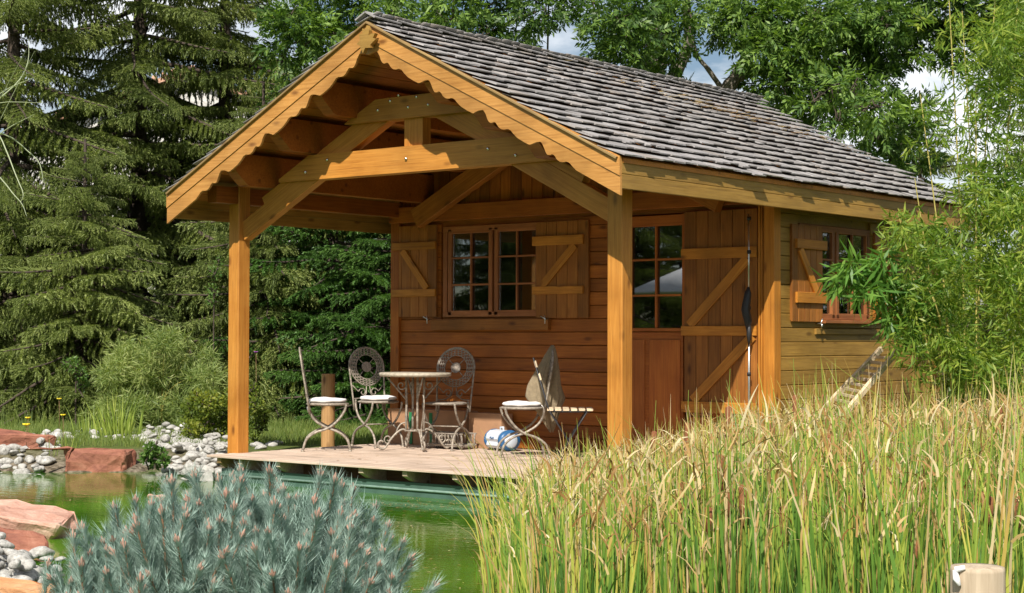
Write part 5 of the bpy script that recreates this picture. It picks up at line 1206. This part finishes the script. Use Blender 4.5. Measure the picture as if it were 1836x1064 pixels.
d0 = unit(np.stack([np.cos(az) * ln, np.sin(az) * ln, np.ones(n)], -1)); bend = np.where(gr.random(n) < .2, gr.uniform(.5, 1.4, n), gr.uniform(.02, .28, n))
d1 = unit(np.stack([np.cos(az) * bend, np.sin(az) * bend, np.ones(n) * np.where(bend > 1, .2, 1)], -1))
V, Fq, q = ribbons(P, d0, d1, H * (1 + bend * .08), gr.uniform(.006, .0165, n), gr, seg=6, curve=2.2)
base = gr.random(n) * .66 - .20; base = np.where(gr.random(n) < .24, .70 + gr.random(n) * .6, base); t = np.repeat(np.linspace(0, 1, 7), 2)[None] ; Rn = (base[:, None] + .55 * t ** 5).ravel()
o = linkobj('reed_bed', np_mesh('reed_bed', V, Fq, M['reed'], rnd=Rn)); tag(o, 'dense bed of green and straw coloured reeds in front of the cabin on the right', 'reeds', kind='stuff')
n2 = 150; P = np.concatenate([P[:0], np.array([CAM + (F + RT * ((uu - 918) / FPX)) * dd for uu, dd in zip(gr.uniform(868, 1010, n2), gr.uniform(9, 14, n2))])]); P[:, 2] = WZ - .02
az = gr.normal(size=n2) * .8 + math.atan2(-RT[1], -RT[0]); bd = gr.uniform(.2, 1.6, n2); V2, F2, q2 = ribbons(P, np.stack([np.cos(az) * .12, np.sin(az) * .12, np.ones(n2)], -1), np.stack([np.cos(az) * bd, np.sin(az) * bd, np.full(n2, .5)], -1), gr.uniform(.35, .95, n2), gr.uniform(.006, .012, n2), gr, seg=6, curve=1.6)
o = linkobj('stray_reeds', np_mesh('stray_reeds', V2, F2, M['reed'], rnd=np.repeat(gr.uniform(0, 1.2, n2), q2))); tag(o, 'stray reeds leaning out over the water at the left side of the bed', 'reeds', kind='stuff')
n = 5600; P, u, dep = reed_base(n); topz = CAM[2] - (envelope(u) - 556) * dep / FPX; hh = (topz - WZ) * gr.uniform(.50, .96, n) ** .8
az = gr.random(n) * 6.283; P2 = P + np.stack([np.cos(az) * .02, np.sin(az) * .02, hh], -1); P2[:, 2] = WZ + hh
d0 = unit(np.stack([np.cos(az) * .7, np.sin(az) * .7, gr.uniform(.6, 3.0, n)], -1)); d1 = unit(np.stack([np.cos(az + .8) * 1, np.sin(az + .8) * 1, gr.uniform(-2.2, 1.6, n)], -1))
V, Fq, q = ribbons(P2, d0, d1, gr.uniform(.05, .20, n), gr.uniform(.004, .010, n), gr, seg=5, curve=.8)
o = linkobj('dry_reed_tips', np_mesh('dry_reed_tips', V, Fq, M['reeddry'], rnd=np.repeat(gr.random(n), q))); tag(o, 'curled dry straw leaves at the tops of the reeds', 'reeds', kind='stuff')
cm = []
for i in range(4):
    hl = .14 + .025 * i; parts = []; v, f = np_tube([(0, 0, 0), (.006 * i, .004, .6), (.01, 0, 1.0), (.012, 0, 1.22)], [.005, .004, .003, .0015], 6); parts.append((v, f, None, 0))
    v, f = np_tube([(.009, 0, .98 - hl), (.009, 0, .99 - hl), (.010, 0, 1.0 - hl / 2), (.010, 0, 1.005), (.011, 0, 1.015)], [.002, .019, .021, .019, .002], 8)
    cm.append((np_multi('stem', parts, [M['iris']]), np_multi('seed_head', [(v, f, None, 0)], [M['cattail']])))
spots = [(1293, 742, 12), (1300, 830, 10), (1475, 745, 12.5), (1497, 720, 13), (1470, 790, 11), (1565, 800, 11), (1535, 835, 10), (1345, 885, 9.5), (1447, 895, 9.5), (1530, 915, 9), (1458, 905, 9.2), (1415, 925, 9), (1264, 925, 9), (1665, 830, 10.5), (1670, 870, 10), (1722, 900, 9.2), (1745, 905, 9.3), (1738, 920, 9), (1775, 895, 9.4), (1637, 960, 8.6), (1640, 985, 8.4), (1820, 905, 9.3), (1225, 770, 12.5), (1240, 800, 11.5), (1160, 785, 12.5), (1220, 880, 10), (1690, 780, 11.5), (1600, 760, 12), (1380, 770, 12), (1780, 740, 12.5), (1100, 860, 11), (1440, 720, 13), (1545, 905, 9.4), (1312, 890, 9.8)]
for i, (u, v, d_) in enumerate(spots):
    d_ *= .84; p = at_d(u, v, d_); Hh = (p[2] - WZ + .05); me1, me2 = cm[i % 4]; o = linkobj('cattail', me1); o.location = (p[0], p[1], WZ - .02); o.scale = (1, 1, max(.4, Hh)); o.rotation_euler = (random.uniform(-.09, .09), random.uniform(-.09, .09), random.uniform(0, 6))
    tag(o, 'cattail with a brown seed head among the reeds', 'cattail', 'cattails among the reeds'); linkobj('seed_head', me2, o)

# bits of leaf and straw floating on the pond
nf = 320; uu = gr.uniform(620, 960, nf); vv_ = np.where(gr.random(nf) < .6, gr.normal(905, 10, nf), gr.uniform(900, 1064, nf)); PF = []
for a_, b_ in zip(uu, vv_): PF.append(at_z(a_, b_, WZ + .004))
for a_, b_ in zip(gr.uniform(0, 420, 90), gr.uniform(852, 900, 90)): PF.append(at_z(a_, b_, WZ + .004))
PF = np.array(PF); PF = PF[poly_sd(POND, PF[:, 0], PF[:, 1]) < -.15]; PF = PF[~((PF[:, 1] > -.26) & (PF[:, 0] > -2.45))]; nf = len(PF); az = gr.random(nf) * 6.28
v, f, r = leaves(PF, np.stack([np.cos(az), np.sin(az), 0 * az], -1), gr.uniform(.02, .09, nf), gr.uniform(.006, .016, nf), gr, N=np.tile([0, 0, 1.], (nf, 1)))
o = linkobj('floating_leaves', np_mesh('floating_leaves', v, f, M['reeddry'], rnd=r)); tag(o, 'bits of straw and leaf floating on the green pond', 'leaves', kind='stuff')
# ---- dwarf blue pine in the foreground
def shoot_mesh(seed):
    g = np.random.default_rng(seed); sv_ = g.uniform(.05, .45); L = .25; s = np.linspace(0, 1, 8); cx = g.uniform(-.02, .02); cy = g.uniform(-.02, .02)
    ax = np.stack([cx * s ** 2, cy * s ** 2, L * s], -1); parts = []; v, f = np_tube(ax, .0042 * (1 - .35 * s), 6); parts.append((v, f, None, 1))
    k = np.linspace(.14, .97, 18); A = np.stack([np.interp(k, s, ax[:, j]) for j in range(3)], -1); 
    n0_ = sum(len(q_[0]) for q_ in parts)
    v, f, r = needles(A[:-1], A[1:], 21, .048, .0026, g, ang=.66); r = np.clip(r * .55 + sv_, 0, 1); parts.append((v, f, r, 0))
    v, f, r = needles(A[-2:-1], A[-1:] , 26, .046, .0030, g, ang=.42); parts.append((v, f, r * .4 + .5, 0))
    tip = ax[-1]; v, f = np_tube([tip + (0, 0, -.004), tip + (0, 0, .004), tip + (0, 0, .014), tip + (0, 0, .024)], [.003, .0046, .004, .001], 7); parts.append((v, f, None, 2))
    for j in range(4):
        a = j * 1.57 + g.random(); e = np.array([math.cos(a), math.sin(a), 0]); v, f = np_tube([tip + e * .003, tip + e * .007 + (0, 0, .009), tip + e * .008 + (0, 0, .014)], [.002, .0028, .0006], 5); parts.append((v, f, None, 2))
    me_ = np_multi('shoot', parts, [M['bluepine'], M['stem'], M['bud']]); NEED[me_.name] = (n0_, 17 * 21); return me_
    return np_multi('shoot', parts, [M['bluepine'], M['stem'], M['bud']])
NEED = {}
SM = [shoot_mesh(200 + i) for i in range(9)]
pc = at_d(430, 1000, 4.5); pine = empty('dwarf_blue_pine', (pc[0], pc[1], -.3), 0, 'blue green dwarf pine with pink buds in the foreground on the near bank', 'pine'); PB = np.array(pine.location)
lobes = [(285, 1010, 4.35, .215), (400, 985, 4.45, .215), (520, 985, 4.45, .215), (610, 975, 4.5, .16), (190, 1060, 4.2, .17), (110, 1120, 4.15, .13), (640, 1060, 4.35, .15), (700, 1110, 4.2, .11), (350, 1080, 4.1, .24), (500, 1100, 4.1, .26), (245, 1140, 4.0, .20), (330, 930, 4.6, .10), (455, 900, 4.6, .10), (560, 910, 4.6, .10), (640, 900, 4.6, .06), (250, 960, 4.5, .08), (430, 1000, 4.8, .25), (560, 1010, 4.85, .2), (300, 1030, 4.8, .2)]
LC = [(at_d(u, v + 52, d_), r) for (u, v, d_, r) in lobes]; gp = np.random.default_rng(9); cnt = 0; placed = []
tries = 0
while cnt < 298 and tries < 20000:
    tries += 1; wts = np.array([r * r for _, r in LC]); c, r = LC[gp.choice(len(LC), p=wts / wts.sum())]; d = unit(gp.normal(size=3) + np.array([0, 0, .55]) - F * .45)
    p = c + d * r
    if any(np.linalg.norm(p - c2) < r2 * .93 for c2, r2 in LC): continue
    mind = .036 if (p - CAM) @ F < 4.5 else .05
    if any(np.linalg.norm(p - q) < mind for q in placed): continue
    placed.append(p); cnt += 1
    up = Vector(unit(np.array([0, 0, 1.0]) + d * .55 + gp.normal(size=3) * .24)); o = linkobj('shoot', SM[gp.integers(9)], pine)
    base_ = Vector(p) - up * .20; qd = up.to_track_quat('Z', 'Y'); o.rotation_mode = 'QUATERNION'
    from mathutils import Quaternion
    o.rotation_quaternion = qd @ Quaternion((0, 0, 1), gp.uniform(0, 6.28)); o.location = base_ - Vector(PB); s_ = gp.uniform(.72, 1.12); o.scale = (s_, s_, s_)
VV = []; 
extra = []
for k in range(620):
    c, r = LC[gp.choice(len(LC), p=wts / wts.sum())]; d = unit(gp.normal(size=3) + np.array([0, 0, .5]) - F * .4); p = c + d * r * gp.uniform(.82, 1.0)
    if any(np.linalg.norm(p - c2) < r2 * .80 for c2, r2 in LC): continue
    me_ = SM[gp.integers(9)]; up = Vector(unit(np.array([0, 0, 1.0]) + d * .7 + gp.normal(size=3) * .3)); mm_ = np.array((up.to_track_quat('Z', 'Y') @ Quaternion((0, 0, 1), gp.uniform(0, 6.28))).to_matrix()) * gp.uniform(.55, .85)
    co = np.empty(len(me_.vertices) * 3, np.float32); me_.vertices.foreach_get('co', co); ntri = NEED[me_.name]; v_ = co.reshape(-1, 3)[ntri[0]:ntri[0] + ntri[1] * 3] @ mm_.T + (p - np.array(up) * .16 - PB)
    extra.append((v_, np.arange(ntri[1])[:, None] * 3 + np.array([0, 1, 2]), np.full(len(v_), .3 + .3 * gp.random())))
v, f, r_ = merge(extra); ob_ = linkobj('shoot', np_mesh('shoot', v, f, M['bluepine'], rnd=r_), pine); tag(ob_, kind='stuff')
# inner twigs and shaded needles
g = gp; P0 = []; P1 = []
for c, r in LC:
    for k in range(int(900 * r)):
        d = unit(g.normal(size=3)); a = c + d * r * g.random() ** .5 * .82 - PB; e = unit(d * .4 + np.array([0, 0, .8]) + g.normal(size=3) * .3); P0.append(a); P1.append(a + e * .05)
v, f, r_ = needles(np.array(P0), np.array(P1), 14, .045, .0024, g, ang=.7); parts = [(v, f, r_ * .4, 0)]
for c, r in LC:
    root = np.array([0, 0, 0.0]); v, f = np_tube([root, (c - PB) * .5 + (0, 0, -.08), c - PB], [.022, .012, .007], 6); parts.append((v, f, None, 1))
linkobj('inner_branches', np_multi('inner_branches', parts, [M['bluepine'], M['stem']]), pine)
# ---- pale grass blades reaching in from the left
gp2 = np.random.default_rng(4); pg = at_d(-210, 420, 7.0)
lines = [((-60, 330), (62, 92)), ((-60, 290), (48, 88)), ((-40, 210), (62, 138)), ((-60, 215), (78, 184)), ((-30, 270), (62, 205)), ((-40, 215), (35, 330), (38, 362)), ((-30, 250), (60, 280), (78, 328)), ((-40, 310), (30, 355), (48, 388)), ((-70, 250), (38, 140), (52, 70))]
vs = []; parts = []
for ln_ in lines:
    pts = [at_d(-160, 480, 7.0)] + [at_d(a, b_, 7.0 + gp2.uniform(-.2, .2)) for a, b_ in ln_]; pts = [tuple(v) for v in smooth([tuple(p) for p in pts], 6)]
    v, f = np_tube(np.array(pts), np.linspace(.006, .0008, len(pts)), 4); parts.append((v, f, np.full(len(v), .6), 0))
parts.append((np_tube([at_d(-160, 480, 7.0), at_d(-165, 700, 7.0), np.array([*at_d(-165, 700, 7.0)[:2], -.3])], [.02, .02, .03], 6)) + (None, 0))
o = linkobj('pampas_grass', np_multi('pampas_grass', parts, [M['pampas']])); tag(o, 'pale arching grass blades reaching in at the upper left edge', 'grass')

# ================================================================== far house and parasol
hd = 47.0; hz = -.1
hc = at_d(335, 560, hd); th = YAW + .15; HX = np.array([math.cos(th), math.sin(th), 0]); HY = np.array([-math.sin(th), math.cos(th), 0])
house = empty('stone_house', (hc[0], hc[1], hz), th, 'old pale stone house with a clay tile roof glimpsed behind the spruces', 'house')
zap = float(at_d(335, 123, hd)[2]) - hz; k_ = .40; wl_, wr_ = 7.2, 3.6
MB().prism([(-wl_, 0), (wr_, 0), (wr_, zap - k_ * wr_ - .15), (0, zap - .15), (-wl_, zap - k_ * wl_ - .15)], 'y', 0, 9).build('wall', M['stonewall'], house)
for s, w_ in ((-1, wl_), (1, wr_)):
    rf = MB().add([(0, -.35, zap), (s * (w_ + .4), -.35, zap - k_ * (w_ + .4)), (s * (w_ + .4), 9.3, zap - k_ * (w_ + .4)), (0, 9.3, zap), (0, -.35, zap - .14), (s * (w_ + .4), -.35, zap - k_ * (w_ + .4) - .14), (s * (w_ + .4), 9.3, zap - k_ * (w_ + .4) - .14), (0, 9.3, zap - .14)],
                  [(0, 1, 2, 3), (7, 6, 5, 4), (0, 4, 5, 1), (1, 5, 6, 2), (2, 6, 7, 3), (3, 7, 4, 0)]).build('roof', M['tile'], house)
    b = MB(); nn = int((w_ + .4) / .26)
    for i in range(nn): x = s * (i + .5) * .26; b.tube([(x, -.42, zap + .03 - k_ * abs(x)), (x, 9.3, zap + .03 - k_ * abs(x))], .085, 6)
    b.build('roof_tile', M['tile'], rf)['kind'] = 'stuff'
def wpos(u, v): p = at_d(u, v, hd); q = p - hc; return float(q @ HX), float(p[2]) - hz
x0, z0 = wpos(196, 546); x1, z1 = wpos(218, 522)
w = MB().box(x0, x1 + .25, -.05, .02, z0, z1).build('window', M['orange_sh'], house); MB().box(x0 - .28, x0 - .02, -.06, -.0, z0 - .1, z1 + .15).build('window_frame', M['grey_wood'], w)
for (u, v) in ((60, 380), (300, 400), (300, 560)):
    x, z = wpos(u, v); w = MB().box(x - .4, x + .4, -.03, .01, z - .5, z + .5).build('window', M['black'], house); MB().box(x - .48, x + .48, -.06, -.031, z - .6, z - .5).build('sill', M['stonewall'], w)
# white garden parasol on the near side of the garden (seen mirrored in the door panes)
Mm = at_d(1262, 528, 34.5); px_, py_, pz_ = Mm[0], 2 * (L_ + .02) - Mm[1], Mm[2]
ps = empty('garden_parasol', (px_, py_, -.3), 0, 'open white garden parasol behind the viewer, mirrored in the glazed door', 'parasol')
hz_ = pz_ + .3; b = MB(); b.lathe([(1.62, hz_), (1.62, hz_ + .03), (0.02, hz_ + .72), (0.02, hz_ + .69)], 8); c_ = b.build('canopy', M['white'], ps)
MB().tube([(0, 0, .05), (0, 0, hz_ + .75)], .025, 10).build('pole', M['grey_wood'], ps); MB().lathe([(.3, 0), (.3, .05), (.05, .09)], 16).build('base', M['dark_iron'], ps)
for k in range(8): a = math.pi / 4 * k; MB().tube([(.02, 0, hz_ + .66), (1.58, 0, hz_ + .0)], .008, 5).build('rib', M['grey_wood'], ps).rotation_euler = (0, 0, a)
